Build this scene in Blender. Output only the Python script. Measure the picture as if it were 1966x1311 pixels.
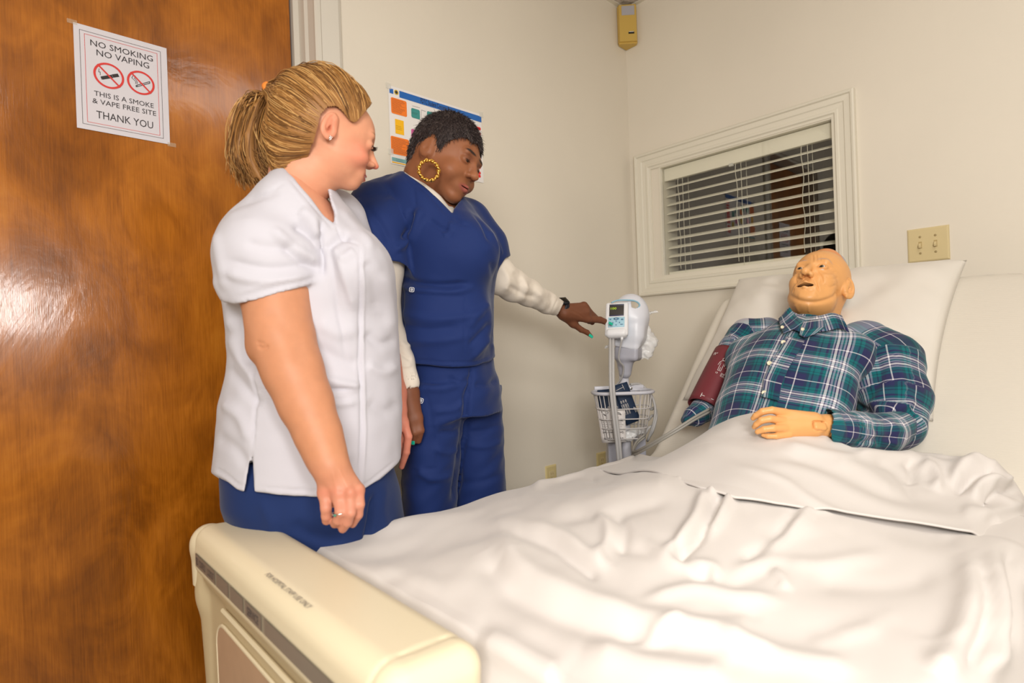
import bpy, math, numpy as np
from mathutils import Vector, Matrix
for o in list(bpy.data.objects): bpy.data.objects.remove(o)
scene = bpy.context.scene
COL = scene.collection
rng = np.random.default_rng(7)

# ------------------------------------------------------------------ camera
FPX, PSI, PIT, ROL, CH = 1081.15, math.radians(47.204), math.radians(0.098), math.radians(2.074), 1.05
FW = np.array([math.cos(PSI)*math.cos(PIT), math.sin(PSI)*math.cos(PIT), -math.sin(PIT)])
_r0 = np.array([math.sin(PSI), -math.cos(PSI), 0.0]); _u0 = np.cross(_r0, FW)
RT = math.cos(ROL)*_r0 - math.sin(ROL)*_u0
UP = math.cos(ROL)*_u0 + math.sin(ROL)*_r0
CAM = np.array([0, 0, CH])
cd = bpy.data.cameras.new('camera'); cam = bpy.data.objects.new('camera', cd); COL.objects.link(cam)
cd.sensor_width = 36; cd.lens = 36*FPX/1966; cd.clip_start = 0.02
M = Matrix(((RT[0], UP[0], -FW[0], 0), (RT[1], UP[1], -FW[1], 0), (RT[2], UP[2], -FW[2], CH), (0, 0, 0, 1)))
cam.matrix_world = M; scene.camera = cam
cd.dof.use_dof = True; cd.dof.focus_distance = 1.75; cd.dof.aperture_fstop = 3.2

# ------------------------------------------------------------------ world, lights, exposure
w = bpy.data.worlds.new('world'); scene.world = w; w.use_nodes = True
w.node_tree.nodes['Background'].inputs[0].default_value = (0.9, 0.93, 1, 1)
w.node_tree.nodes['Background'].inputs[1].default_value = 0.05
def area(name, loc, target, size, power, color, sy=None):
    d = bpy.data.lights.new(name, 'AREA'); d.energy = power; d.color = color; d.size = size
    if sy: d.shape = 'RECTANGLE'; d.size_y = sy
    o = bpy.data.objects.new(name, d); COL.objects.link(o); o.location = loc
    v = Vector(target) - Vector(loc); o.rotation_euler = v.to_track_quat('-Z', 'Y').to_euler()
    o['label'] = name.replace('_', ' '); return o
area('studio_softbox', (-0.95, -0.85, 1.72), (1.5, 1.4, 0.95), 0.8, 38, (1.0, 0.965, 0.92))
area('fill_softbox', (0.06, -0.50, 1.34), (1.2, 1.0, 1.0), 0.28, 9, (1.0, 0.97, 0.94))
area('ceiling_panel_light', (1.3, -0.3, 2.72), (1.3, -0.3, 0), 1.1, 8, (1.0, 0.965, 0.92), 0.55)
area('ceiling_panel_light', (-0.7, -1.2, 2.72), (-0.7, -1.2, 0), 1.1, 20, (1.0, 0.965, 0.92), 0.55)
scene.view_settings.view_transform = 'Standard'; scene.view_settings.look = 'None'
scene.view_settings.exposure = 0.27; scene.view_settings.gamma = 1; scene.view_settings.use_curve_mapping = False

# ------------------------------------------------------------------ coordinates
# figures are modelled in metres in axes (right, forward, up) that start at the lens; W() turns them into room axes
def P(x, y, Z): return np.array([(x-983)/FPX*Z, Z, (655.5-y)/FPX*Z])
def W(p):
    p = np.asarray(p, float)
    return CAM + p[..., 0:1]*RT + p[..., 1:2]*FW + p[..., 2:3]*UP
def CC(p):
    q = np.asarray(p, float) - CAM
    return np.stack([q@RT, q@FW, q@UP], -1)
def onto(x, y, ax, v):
    d = FW + (x-983)/FPX*RT + (655.5-y)/FPX*UP
    return CAM + d*(v-CAM[ax])/d[ax]
def nrm(v): v = np.asarray(v, float); return v/np.linalg.norm(v)

# ------------------------------------------------------------------ objects
def lin(c):
    c = np.array(c, float)/255; return tuple(np.where(c <= .04045, c/12.92, ((c+.055)/1.055)**2.4))+(1.0,)
def mkmesh(name, V, F, smooth=True):
    me = bpy.data.meshes.new(name); V = np.asarray(V, np.float32)
    me.vertices.add(len(V)); me.vertices.foreach_set('co', V.ravel())
    if isinstance(F, np.ndarray):
        n, k = F.shape; flat = F.ravel(); st = np.arange(n)*k; tot = np.full(n, k)
    else:
        tot = np.array([len(f) for f in F]); flat = np.concatenate([np.asarray(f) for f in F]) if len(F) else np.zeros(0, int)
        st = np.concatenate([[0], np.cumsum(tot)[:-1]]); n = len(F)
    me.loops.add(len(flat)); me.loops.foreach_set('vertex_index', flat.astype(np.int32))
    me.polygons.add(n); me.polygons.foreach_set('loop_start', st.astype(np.int32))
    me.polygons.foreach_set('use_smooth', np.full(n, smooth))
    me.update(calc_edges=True); me.validate(); return me
ORG = {}
def origin(o):
    while o is not None:
        if o.name in ORG: return ORG[o.name]
        o = o.parent
    return np.zeros(3)
def ob(name, V, F, m, parent=None, smooth=True, attrs=None, **props):
    org = origin(parent)
    me = mkmesh(name, np.asarray(V, float)-org, F, smooth)
    if attrs:
        for k, a in attrs.items():
            a = np.asarray(a, np.float32)
            if a.shape[1] == 4:
                at = me.color_attributes.new(k, 'FLOAT_COLOR', 'POINT'); at.data.foreach_set('color', a.ravel())
            else:
                at = me.attributes.new(k, 'FLOAT_VECTOR', 'POINT'); at.data.foreach_set('vector', a.ravel())
    me.materials.append(m)
    o = bpy.data.objects.new(name, me); COL.objects.link(o)
    if parent is not None: o.parent = parent
    for k, v in props.items(): o[k] = v
    return o
def root(name, loc, **props):
    o = bpy.data.objects.new(name, None); COL.objects.link(o); o.location = loc; o.empty_display_size = .1
    ORG[o.name] = np.array(loc, float)
    for k, v in props.items(): o[k] = v
    return o

class MB:                                   # polygon collector
    def __init__(s): s.V = []; s.F = []; s.n = 0
    def add(s, V, F):
        V = np.asarray(V, float); s.V.append(V)
        for f in F: s.F.append([int(i)+s.n for i in f])
        s.n += len(V); return s
    def box(s, lo, hi):
        a, b = np.array(lo, float), np.array(hi, float)
        V = [(x, y, z) for x in (a[0], b[0]) for y in (a[1], b[1]) for z in (a[2], b[2])]
        return s.add(V, [(0,1,3,2),(4,6,7,5),(0,4,5,1),(2,3,7,6),(0,2,6,4),(1,5,7,3)])
    def rbox(s, c, half, r, ax=None, n=3):   # box with rounded edges; ax = 3 unit vectors
        c = np.array(c, float); h = np.array(half, float); r = min(r, h.min()*.999)
        ax = np.eye(3) if ax is None else np.asarray(ax, float)
        g = np.linspace(-1, 1, 2*n+2)
        vv = []; ff = []; base = 0; N = len(g)
        for d in range(3):
            for sg in (-1, 1):
                e1, e2 = (d+1) % 3, (d+2) % 3
                pts = []
                for i in range(N):
                    for j in range(N):
                        def cc(i): return (-1, (i-n)/n) if i <= n else (1, (i-n-1)/n)
                        s1, o1 = cc(i); s2, o2 = cc(j)
                        v = np.zeros(3); v[e1] = o1; v[e2] = o2; v[d] = 1.0*sg
                        q = np.zeros(3); q[e1] = math.tan(o1*math.pi/4); q[e2] = math.tan(o2*math.pi/4); q[d] = sg
                        q = q/np.linalg.norm(q)
                        b = np.zeros(3); b[e1] = s1*(h[e1]-r); b[e2] = s2*(h[e2]-r); b[d] = sg*(h[d]-r)
                        pts.append(b+q*r)
                vv += pts
                for i in range(N-1):
                    for j in range(N-1):
                        a0 = base+i*N+j; f = (a0, a0+N, a0+N+1, a0+1)
                        ff.append(f if sg > 0 else f[::-1])
                base += N*N
        V = c + np.array(vv)@ax
        return s.add(V, ff)
    def tube(s, pts, r, n=8, cap=True, closed=False):
        pts = np.asarray(pts, float); m = len(pts); r = np.broadcast_to(np.asarray(r, float), (m,))
        T = np.roll(pts, -1, 0)-np.roll(pts, 1, 0)
        if not closed: T[0] = pts[1]-pts[0]; T[-1] = pts[-1]-pts[-2]
        T /= np.linalg.norm(T, axis=1)[:, None]+1e-12
        up = np.array([0, 0, 1.0]) if abs(T[0][2]) < .9 else np.array([1.0, 0, 0])
        A = []; a = nrm(np.cross(T[0], up))
        for i in range(m):
            a = a-T[i]*(a@T[i]); a = nrm(a); A.append(a)
        A = np.array(A); B = np.cross(T, A); th = np.arange(n)/n*2*math.pi
        V = pts[:, None]+r[:, None, None]*(A[:, None]*np.cos(th)[None, :, None]+B[:, None]*np.sin(th)[None, :, None])
        V = V.reshape(-1, 3); F = []
        for i in range(m if closed else m-1):
            k = (i+1) % m
            for j in range(n):
                F.append((i*n+j, i*n+(j+1) % n, k*n+(j+1) % n, k*n+j))
        if cap and not closed: F.append(tuple(range(n))[::-1]); F.append(tuple((m-1)*n+j for j in range(n)))
        return s.add(V, F)
    def prism(s, poly, d):                   # 3-D polygon pushed along vector d
        p = np.asarray(poly, float); n = len(p); V = np.vstack([p, p+np.asarray(d, float)])
        F = [tuple(range(n))[::-1], tuple(range(n, 2*n))]+[(i, (i+1) % n, n+(i+1) % n, n+i) for i in range(n)]
        return s.add(V, F)
    def lathe(s, prof, c, axis=(0, 0, 1), n=32):
        axis = nrm(axis); a = nrm(np.cross(axis, (0.3, 1, .2))); b = np.cross(axis, a); th = np.arange(n)/n*2*math.pi
        V = []; F = []
        for r, h in prof:
            V += [np.asarray(c, float)+axis*h+r*(a*math.cos(t)+b*math.sin(t)) for t in th]
        for i in range(len(prof)-1):
            for j in range(n): F.append((i*n+j, i*n+(j+1) % n, (i+1)*n+(j+1) % n, (i+1)*n+j))
        F.append(tuple(range(n))[::-1]); F.append(tuple((len(prof)-1)*n+j for j in range(n)))
        return s.add(V, F)
    def get(s): return np.vstack(s.V), s.F
    def o(s, name, m, parent=None, smooth=False, **props): return ob(name, *s.get(), m, parent, smooth, **props)
def spl(pts, n=8):                           # Catmull-Rom through the points
    p = np.asarray(pts, float); p = np.vstack([2*p[0]-p[1], p, 2*p[-1]-p[-2]]); out = []
    for i in range(1, len(p)-2):
        for t in np.arange(n)/n:
            out.append(.5*((2*p[i])+(-p[i-1]+p[i+1])*t+(2*p[i-1]-5*p[i]+4*p[i+1]-p[i+2])*t*t+(-p[i-1]+3*p[i]-3*p[i+1]+p[i+2])*t**3))
    out.append(p[-2]); return np.array(out)

# ------------------------------------------------------------------ materials
def mat(name, col, rough=.5, metal=0., spec=.5, bump=None, vary=None, vcol=False, sss=0., sheen=0., coat=0., emit=None, weave=None, alpha=1., trans=0., ior=1.45):
    m = bpy.data.materials.new(name); m.use_nodes = True; nt = m.node_tree; N = nt.nodes; L = nt.links
    b = N['Principled BSDF']; c = lin(col)
    b.inputs['Base Color'].default_value = c; b.inputs['Roughness'].default_value = rough; b.inputs['Metallic'].default_value = metal
    b.inputs['Specular IOR Level'].default_value = spec; b.inputs['IOR'].default_value = ior
    if sss: b.inputs['Subsurface Weight'].default_value = sss; b.inputs['Subsurface Radius'].default_value = (.012, .005, .003); b.inputs['Subsurface Scale'].default_value = 1
    if sheen: b.inputs['Sheen Weight'].default_value = sheen; b.inputs['Sheen Roughness'].default_value = .4
    if coat: b.inputs['Coat Weight'].default_value = coat; b.inputs['Coat Roughness'].default_value = .05
    if trans: b.inputs['Transmission Weight'].default_value = trans
    if alpha < 1: b.inputs['Alpha'].default_value = alpha
    if emit: b.inputs['Emission Color'].default_value = lin(emit[0]); b.inputs['Emission Strength'].default_value = emit[1]
    tc = N.new('ShaderNodeTexCoord'); src = None
    if vcol:
        a = N.new('ShaderNodeAttribute'); a.attribute_name = 'Col'; src = a.outputs['Color']
    if vary:
        sc, amt = vary; n = N.new('ShaderNodeTexNoise'); n.inputs['Scale'].default_value = sc; n.inputs['Detail'].default_value = 4
        L.new(tc.outputs['Object'], n.inputs['Vector'])
        mr = N.new('ShaderNodeMapRange'); mr.inputs[1].default_value = .3; mr.inputs[2].default_value = .7; mr.inputs[3].default_value = 1-amt; mr.inputs[4].default_value = 1+amt
        L.new(n.outputs[0], mr.inputs[0])
        mx = N.new('ShaderNodeVectorMath'); mx.operation = 'SCALE'
        if src: L.new(src, mx.inputs[0])
        else: mx.inputs[0].default_value = c[:3]
        L.new(mr.outputs[0], mx.inputs['Scale']); src = mx.outputs[0]
    if src: L.new(src, b.inputs['Base Color'])
    last = None
    if bump:
        for (sc, st, dist) in (bump if isinstance(bump, list) else [bump]):
            n = N.new('ShaderNodeTexNoise'); n.inputs['Scale'].default_value = sc; n.inputs['Detail'].default_value = 3
            L.new(tc.outputs['Object'], n.inputs['Vector'])
            bp = N.new('ShaderNodeBump'); bp.inputs['Strength'].default_value = st; bp.inputs['Distance'].default_value = dist
            L.new(n.outputs[0], bp.inputs['Height'])
            if last: L.new(last, bp.inputs['Normal'])
            last = bp.outputs[0]
    if weave:
        wv = N.new('ShaderNodeTexWave'); wv.bands_direction = 'Z'; wv.inputs['Scale'].default_value = weave; wv.inputs['Distortion'].default_value = 2
        L.new(tc.outputs['Object'], wv.inputs['Vector'])
        bp = N.new('ShaderNodeBump'); bp.inputs['Strength'].default_value = .25; bp.inputs['Distance'].default_value = .0005
        L.new(wv.outputs[0], bp.inputs['Height'])
        if last: L.new(last, bp.inputs['Normal'])
        last = bp.outputs[0]
    if last: L.new(last, b.inputs['Normal'])
    return m

# ------------------------------------------------------------------ implicit modelling
def smin(a, b, k):
    if k <= 0: return np.minimum(a, b)
    h = np.clip(.5+.5*(b-a)/k, 0, 1); return b+(a-b)*h-k*h*(1-h)
class Vol:
    """signed distance field on a grid; frame (O, A): local = (p-O)@A.T"""
    def __init__(s, lo, hi, h, O=None, A=None):
        s.lo = np.array(lo, float); s.h = h; s.n = np.ceil((np.array(hi)-s.lo)/h).astype(int)+1
        s.F = np.full(s.n, .5, np.float32); s.O = O; s.A = A
        s.ax = [(s.lo[i]+np.arange(s.n[i])*h).astype(np.float32) for i in range(3)]
    def L(s, p): return p if s.O is None else (np.asarray(p)-s.O)@s.A.T
    def put(s, fn, lo, hi, k=0., op='+', m=.012):
        lo = np.array(lo)-m-k; hi = np.array(hi)+m+k
        i0 = np.clip(np.floor((lo-s.lo)/s.h).astype(int), 0, s.n); i1 = np.clip(np.ceil((hi-s.lo)/s.h).astype(int)+1, 0, s.n)
        if (i1 <= i0).any(): return s
        sl = tuple(slice(a, b) for a, b in zip(i0, i1))
        X = s.ax[0][sl[0]][:, None, None]; Y = s.ax[1][sl[1]][None, :, None]; Z = s.ax[2][sl[2]][None, None, :]
        d = fn(X, Y, Z); f = s.F[sl]
        if op == '+': s.F[sl] = smin(f, d, k)
        elif op == '-': s.F[sl] = -smin(-f, d, k)
        elif op == '&': s.F[sl] = -smin(-f, -d, k)
        return s
    def ell(s, c, r, k=0., op='+', R=None):
        c = np.asarray(c, float); r = np.broadcast_to(np.asarray(r, float), (3,)); mr = max(r)
        def fn(X, Y, Z):
            x, y, z = X-c[0], Y-c[1], Z-c[2]
            if R is not None: x, y, z = R[0][0]*x+R[0][1]*y+R[0][2]*z, R[1][0]*x+R[1][1]*y+R[1][2]*z, R[2][0]*x+R[2][1]*y+R[2][2]*z
            k0 = np.sqrt((x/r[0])**2+(y/r[1])**2+(z/r[2])**2); k1 = np.sqrt((x/r[0]**2)**2+(y/r[1]**2)**2+(z/r[2]**2)**2)
            return k0*(k0-1)/(k1+1e-9)
        e = r if R is None else np.full(3, mr)
        return s.put(fn, c-e, c+e, k, op)
    def cone(s, a, b, ra, rb, k=0., op='+'):
        a = np.asarray(a, float); b = np.asarray(b, float); ba = b-a; l2 = ba@ba+1e-12
        def fn(X, Y, Z):
            x, y, z = X-a[0], Y-a[1], Z-a[2]
            t = np.clip((x*ba[0]+y*ba[1]+z*ba[2])/l2, 0, 1)
            return np.sqrt((x-t*ba[0])**2+(y-t*ba[1])**2+(z-t*ba[2])**2)-(ra+(rb-ra)*t)
        rr = max(ra, rb); return s.put(fn, np.minimum(a, b)-rr, np.maximum(a, b)+rr, k, op)
    def limb(s, pts, k=.01, op='+', k0=None):          # pts: (point, radius)
        for i, ((a, ra), (b, rb)) in enumerate(zip(pts[:-1], pts[1:])): s.cone(a, b, ra, rb, (k0 if (i == 0 and k0 is not None) else k), op)
        return s
    def box(s, c, half, r, A=None, k=0., op='+'):
        c = np.asarray(c, float); h = np.asarray(half, float)-r; A = np.eye(3) if A is None else np.asarray(A)
        def fn(X, Y, Z):
            x, y, z = X-c[0], Y-c[1], Z-c[2]
            q = [np.abs(A[i][0]*x+A[i][1]*y+A[i][2]*z)-h[i] for i in range(3)]
            return np.sqrt(sum(np.maximum(v, 0)**2 for v in q))+np.minimum(np.maximum(q[0], np.maximum(q[1], q[2])), 0)-r
        e = np.abs(A).T@np.asarray(half, float); return s.put(fn, c-e, c+e, k, op)
    def stack(s, rows, k=0., op='+', px=True, ex=2.0):
        """vertical loft; px rows: (py, xl, xr, depth half, Z); else (z, cx, a, cy, b)"""
        tab = []
        for r in rows:
            if px:
                y, xl, xr, b, Zc = r; sl, sr = (xl-983)/FPX, (xr-983)/FPX; cx = (sl+sr)/2*Zc; a = (sr-sl)/2*Zc
                for _ in range(20):
                    e1 = math.sqrt(a*a+sl*sl*b*b); e2 = math.sqrt(a*a+sr*sr*b*b)
                    cx = (sl*Zc+e1+sr*Zc-e2)/2; tgt = (sr-sl)*Zc; a *= tgt/(e1+e2)
                tab.append(((655.5-y)/FPX*Zc, cx, a, Zc, b))
            else: tab.append(r)
        tab = np.array(sorted(tab)); zz = np.linspace(tab[0, 0], tab[-1, 0], 200)
        cols = [np.interp(zz, tab[:, 0], tab[:, i]) for i in range(1, 5)]
        ker = np.hanning(19); ker /= ker.sum()
        cols = [np.convolve(np.pad(c, 9, 'edge'), ker, 'valid') for c in cols]
        z0, z1 = zz[0], zz[-1]
        def fn(X, Y, Z):
            zf = Z.ravel(); cx, a, cy, b = [np.interp(zf, zz, c)[None, None, :].astype(np.float32) for c in cols]
            q = (np.abs((X-cx)/a)**ex+np.abs((Y-cy)/b)**ex)**(1/ex); d = (q-1)*np.minimum(a, b)
            return np.maximum(d, np.maximum(Z-z1, z0-Z))
        lo = (min(cols[0]-cols[1]), min(cols[2]-cols[3]), z0); hi = (max(cols[0]+cols[1]), max(cols[2]+cols[3]), z1)
        return s.put(fn, lo, hi, k, op)
    def cutpx(s, poly, op='-', k=.002, zlo=None, zhi=None, ylo=-9, yhi=9):
        """cut with the pyramid that spans the outline (axes of W); op '-' removes the inside"""
        pg = np.array(poly, float)
        def fn(X, Y, Z):
            u = (983+FPX*X/Y)+0*Z; v = (655.5-FPX*Z/Y)+0*X
            d = sdpoly(u, v, pg)*Y/FPX
            if zlo is not None: d = np.maximum(d, zlo-Z)
            if zhi is not None: d = np.maximum(d, Z-zhi)
            if ylo > -9: d = np.maximum(d, ylo-Y)
            if yhi < 9: d = np.maximum(d, Y-yhi)
            return d.astype(np.float32)
        lo = s.lo.copy(); hi = s.lo+s.n*s.h
        if op == '-':                             # limit the work to the pyramid's own box
            Zs = np.array([max(s.lo[1], ylo), min(s.lo[1]+s.n[1]*s.h, yhi)])
            xs = np.array([(pg[:, 0].min()-983), (pg[:, 0].max()-983)])/FPX; ys = np.array([(655.5-pg[:, 1].max()), (655.5-pg[:, 1].min())])/FPX
            lo = np.array([min((xs[0]*Zs)), Zs[0], min(ys[0]*Zs)]); hi = np.array([max(xs[1]*Zs), Zs[1], max(ys[1]*Zs)])
        return s.put(fn, lo, hi, k, op)
    def mesh(s, world=True):
        F = s.F; ins = F < 0
        n = [slice(0, -1), slice(1, None)]
        cnt = np.zeros(np.array(F.shape)-1, np.int8)
        for a in n:
            for b in n:
                for c in n: cnt += ins[a, b, c]
        act = (cnt > 0) & (cnt < 8); idx = np.full(act.shape, -1, np.int64); ijk = np.argwhere(act); idx[act] = np.arange(len(ijk))
        val = {}
        for a in (0, 1):
            for b in (0, 1):
                for c in (0, 1): val[a, b, c] = F[ijk[:, 0]+a, ijk[:, 1]+b, ijk[:, 2]+c]
        acc = np.zeros((len(ijk), 3)); num = np.zeros(len(ijk))
        for d in range(3):
            for e in ((0, 0), (0, 1), (1, 0), (1, 1)):
                c0 = list(e); c0.insert(d, 0); c1 = list(e); c1.insert(d, 1)
                v0, v1 = val[tuple(c0)], val[tuple(c1)]; m = (v0 < 0) != (v1 < 0)
                t = v0[m]/(v0[m]-v1[m]); p = np.tile(np.array(c0, float), (m.sum(), 1)); p[:, d] = t
                acc[m] += p; num[m] += 1
        V = s.lo+(ijk+acc/num[:, None])*s.h
        Q = []
        for d in range(3):
            s0 = [slice(None)]*3; s1 = [slice(None)]*3; s0[d] = slice(0, -1); s1[d] = slice(1, None)
            a, b = ins[tuple(s0)], ins[tuple(s1)]
            for flip, mk in ((False, a & ~b), (True, ~a & b)):
                e = np.argwhere(mk); o1, o2 = (d+1) % 3, (d+2) % 3
                e = e[(e[:, o1] > 0) & (e[:, o2] > 0) & (e[:, o1] < F.shape[o1]-1) & (e[:, o2] < F.shape[o2]-1)]
                def g(x, y):
                    q = e.copy(); q[:, o1] -= x; q[:, o2] -= y; return idx[q[:, 0], q[:, 1], q[:, 2]]
                f = np.stack([g(1, 1), g(0, 1), g(0, 0), g(1, 0)], 1)
                Q.append(f[:, ::-1] if flip else f)
        Q = np.vstack(Q); Q = Q[(Q >= 0).all(1)]
        return V, Q
def sdpoly(u, v, pg):
    d = np.full(u.shape, 1e9, np.float32); sgn = np.ones(u.shape, bool); n = len(pg)
    for i in range(n):
        a, b = pg[i], pg[i-1]; e = b-a; wx, wy = u-a[0], v-a[1]
        t = np.clip((wx*e[0]+wy*e[1])/(e@e+1e-9), 0, 1)
        d = np.minimum(d, (wx-e[0]*t)**2+(wy-e[1]*t)**2)
        c1 = v >= a[1]; c2 = v < b[1]; c3 = e[0]*wy > e[1]*wx
        sgn ^= (c1 & c2 & c3) | (~c1 & ~c2 & ~c3)
    return np.where(sgn, 1, -1)*np.sqrt(d)
def vnormals(V, F):
    n = np.cross(V[F[:, 2]]-V[F[:, 0]], V[F[:, 3 if F.shape[1] > 3 else 1]]-V[F[:, 1 if F.shape[1] > 3 else 0]])
    N = np.stack([np.bincount(F.ravel(), np.repeat(n[:, i], F.shape[1]), len(V)) for i in range(3)], 1)
    return N/(np.linalg.norm(N, axis=1)[:, None]+1e-12)
def proj(V): return 983+FPX*V[:, 0]/V[:, 1], 655.5-FPX*V[:, 2]/V[:, 1]
def polydist(u, v, pts):
    d = np.full(u.shape, 1e9); tt = np.zeros(u.shape); pts = np.array(pts, float); L = len(pts)-1
    for i in range(L):
        a, b = pts[i], pts[i+1]; e = b-a; t = np.clip(((u-a[0])*e[0]+(v-a[1])*e[1])/(e@e+1e-9), 0, 1)
        q = np.hypot(u-a[0]-e[0]*t, v-a[1]-e[1]*t); m = q < d; d = np.where(m, q, d); tt = np.where(m, (i+t)/L, tt)
    return d, tt
def folds(V, F, strokes, ymax=9):            # creases and ridges of cloth as relief along the normal
    N = vnormals(V, F); u, v = proj(V)
    view = -(N*V).sum(1)/np.linalg.norm(V, axis=1); face = np.clip(view*3, 0, 1)*(V[:, 1] < ymax)
    disp = np.zeros(len(V))
    for pts, wd, h in strokes:
        d, t = polydist(u, v, spl(pts, 4) if len(pts) > 2 else pts); tap = np.clip(np.minimum(t, 1-t)*6+.15, 0, 1)
        disp += h*np.exp(-(d/wd)**2)*tap
    return V+N*(disp*face)[:, None]
def wob(V, sc, seed=0, n=14):                # smooth noise in about [-1, 1]
    r = np.random.default_rng(seed); o = np.zeros(len(V))
    for i in range(n):
        k = r.normal(size=3)*sc; o += np.sin(V@k+r.uniform(0, 6.28)+1.3*np.sin(V@(r.normal(size=3)*sc*.6)))
    return o/math.sqrt(n)
def blob(V, c, r, soft=1.0):                  # soft mask of an ellipsoid
    q = np.sqrt((((V-np.asarray(c))/np.asarray(r))**2).sum(1)); return np.clip((1.0+soft*.5-q)/soft, 0, 1)
def mixc(col, m, c):
    c = np.array(lin(c)[:3]); return col*(1-m[:, None])+c*m[:, None]
def rgba(col): return np.hstack([col, np.ones((len(col), 1))])

# ------------------------------------------------------------------ the room
YA, XB, YD, ZC = 1.76, 2.537, 1.855, 2.79
M_WALL = mat('wall_paint', (227, 219, 204), .45, bump=[(90, .12, .002), (9, .08, .01)], vary=(1.3, .03))
M_CEIL = mat('ceiling_tile', (196, 186, 174), .9, bump=(60, .8, .01), vary=(40, .18))
M_TRIM = mat('white_gloss_trim', (226, 220, 204), .3)
M_FLOOR = mat('vinyl_floor', (150, 140, 122), .35, vary=(6, .1))
M_PLASTICW = mat('white_plastic', (228, 228, 230), .35)
def S(n, mb, m, parent=None, **k):
    if parent is None: k['kind'] = 'structure'
    return mb.o(n, m, parent, **k)
X0, Y0 = -1.9, -2.3
S('floor', MB().box((X0, Y0, -.05), (XB+.2, YA+.3, 0)), M_FLOOR)
# wall_left has the door opening, wall_right the window opening
JX = .765                                               # edge of the door leaf
b = MB(); b.box((JX+.055, YA, 0), (XB+.12, YA+.14, ZC)); b.box((X0, YA, 0), (-.20, YA+.14, ZC)); b.box((-.20, YA, 2.45), (JX+.055, YA+.14, ZC))
S('wall_left', b, M_WALL)
WY0, WY1, WZ0, WZ1 = .755, 1.588, 1.343, 1.915
b = MB(); x1 = XB+.14
b.box((XB, Y0, 0), (x1, WY0, ZC)); b.box((XB, WY1, 0), (x1, YA+.14, ZC)); b.box((XB, WY0, 0), (x1, WY1, WZ0)); b.box((XB, WY0, WZ1), (x1, WY1, ZC))
S('wall_right', b, M_WALL)
S('wall_back', MB().box((X0-.1, Y0-.1, 0), (XB+.2, Y0, ZC)), M_WALL)
S('wall_front', MB().box((X0-.1, Y0, 0), (X0, YA+.1, ZC)), M_WALL)
# ceiling: grid of lay-in tiles
ce = root('ceiling', (X0, Y0, ZC), kind='structure')
MB().box((X0-.1, Y0-.1, ZC+.02), (XB+.2, YA+.2, ZC+.08)).o('ceiling_slab', M_CEIL, ce)
b = MB(); b.box((X0, YA-.022, ZC-.004), (XB, YA, ZC+.02)); b.box((XB-.022, Y0, ZC-.004), (XB, YA, ZC+.02)); b.o('wall_angle', M_TRIM, ce)
tx = XB-.022; protos = {}
while tx > X0:
    ty = YA-.022
    while ty > Y0:
        lo = (max(tx-.585, X0), max(ty-.585, Y0)); MB().box((lo[0], lo[1], ZC), (tx, ty, ZC+.018)).o('ceiling_tile', M_CEIL, ce)
        ty -= .61
    tx -= .61
b = MB(); tx = XB-.61
while tx > X0: b.box((tx-.022, Y0, ZC-.003), (tx, YA, ZC+.01)); tx -= .61
ty = YA-.61
while ty > Y0: b.box((X0, ty-.022, ZC-.0035), (XB, ty, ZC+.009)); ty -= .61
b.o('grid_bar', M_TRIM, ce)
for n, lo, hi in (('baseboard_left', (JX+.2, YA-.014, 0), (XB, YA, .1)), ('baseboard_right', (XB-.014, Y0, 0), (XB, YA-.014, .1)), ('baseboard_back', (X0, Y0, 0), (XB-.014, Y0+.014, .1)), ('baseboard_front', (X0, Y0+.014, 0), (X0+.014, YA, .1))):
    S(n, MB().box(lo, hi), mat(n, (74, 66, 58), .5))

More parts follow.
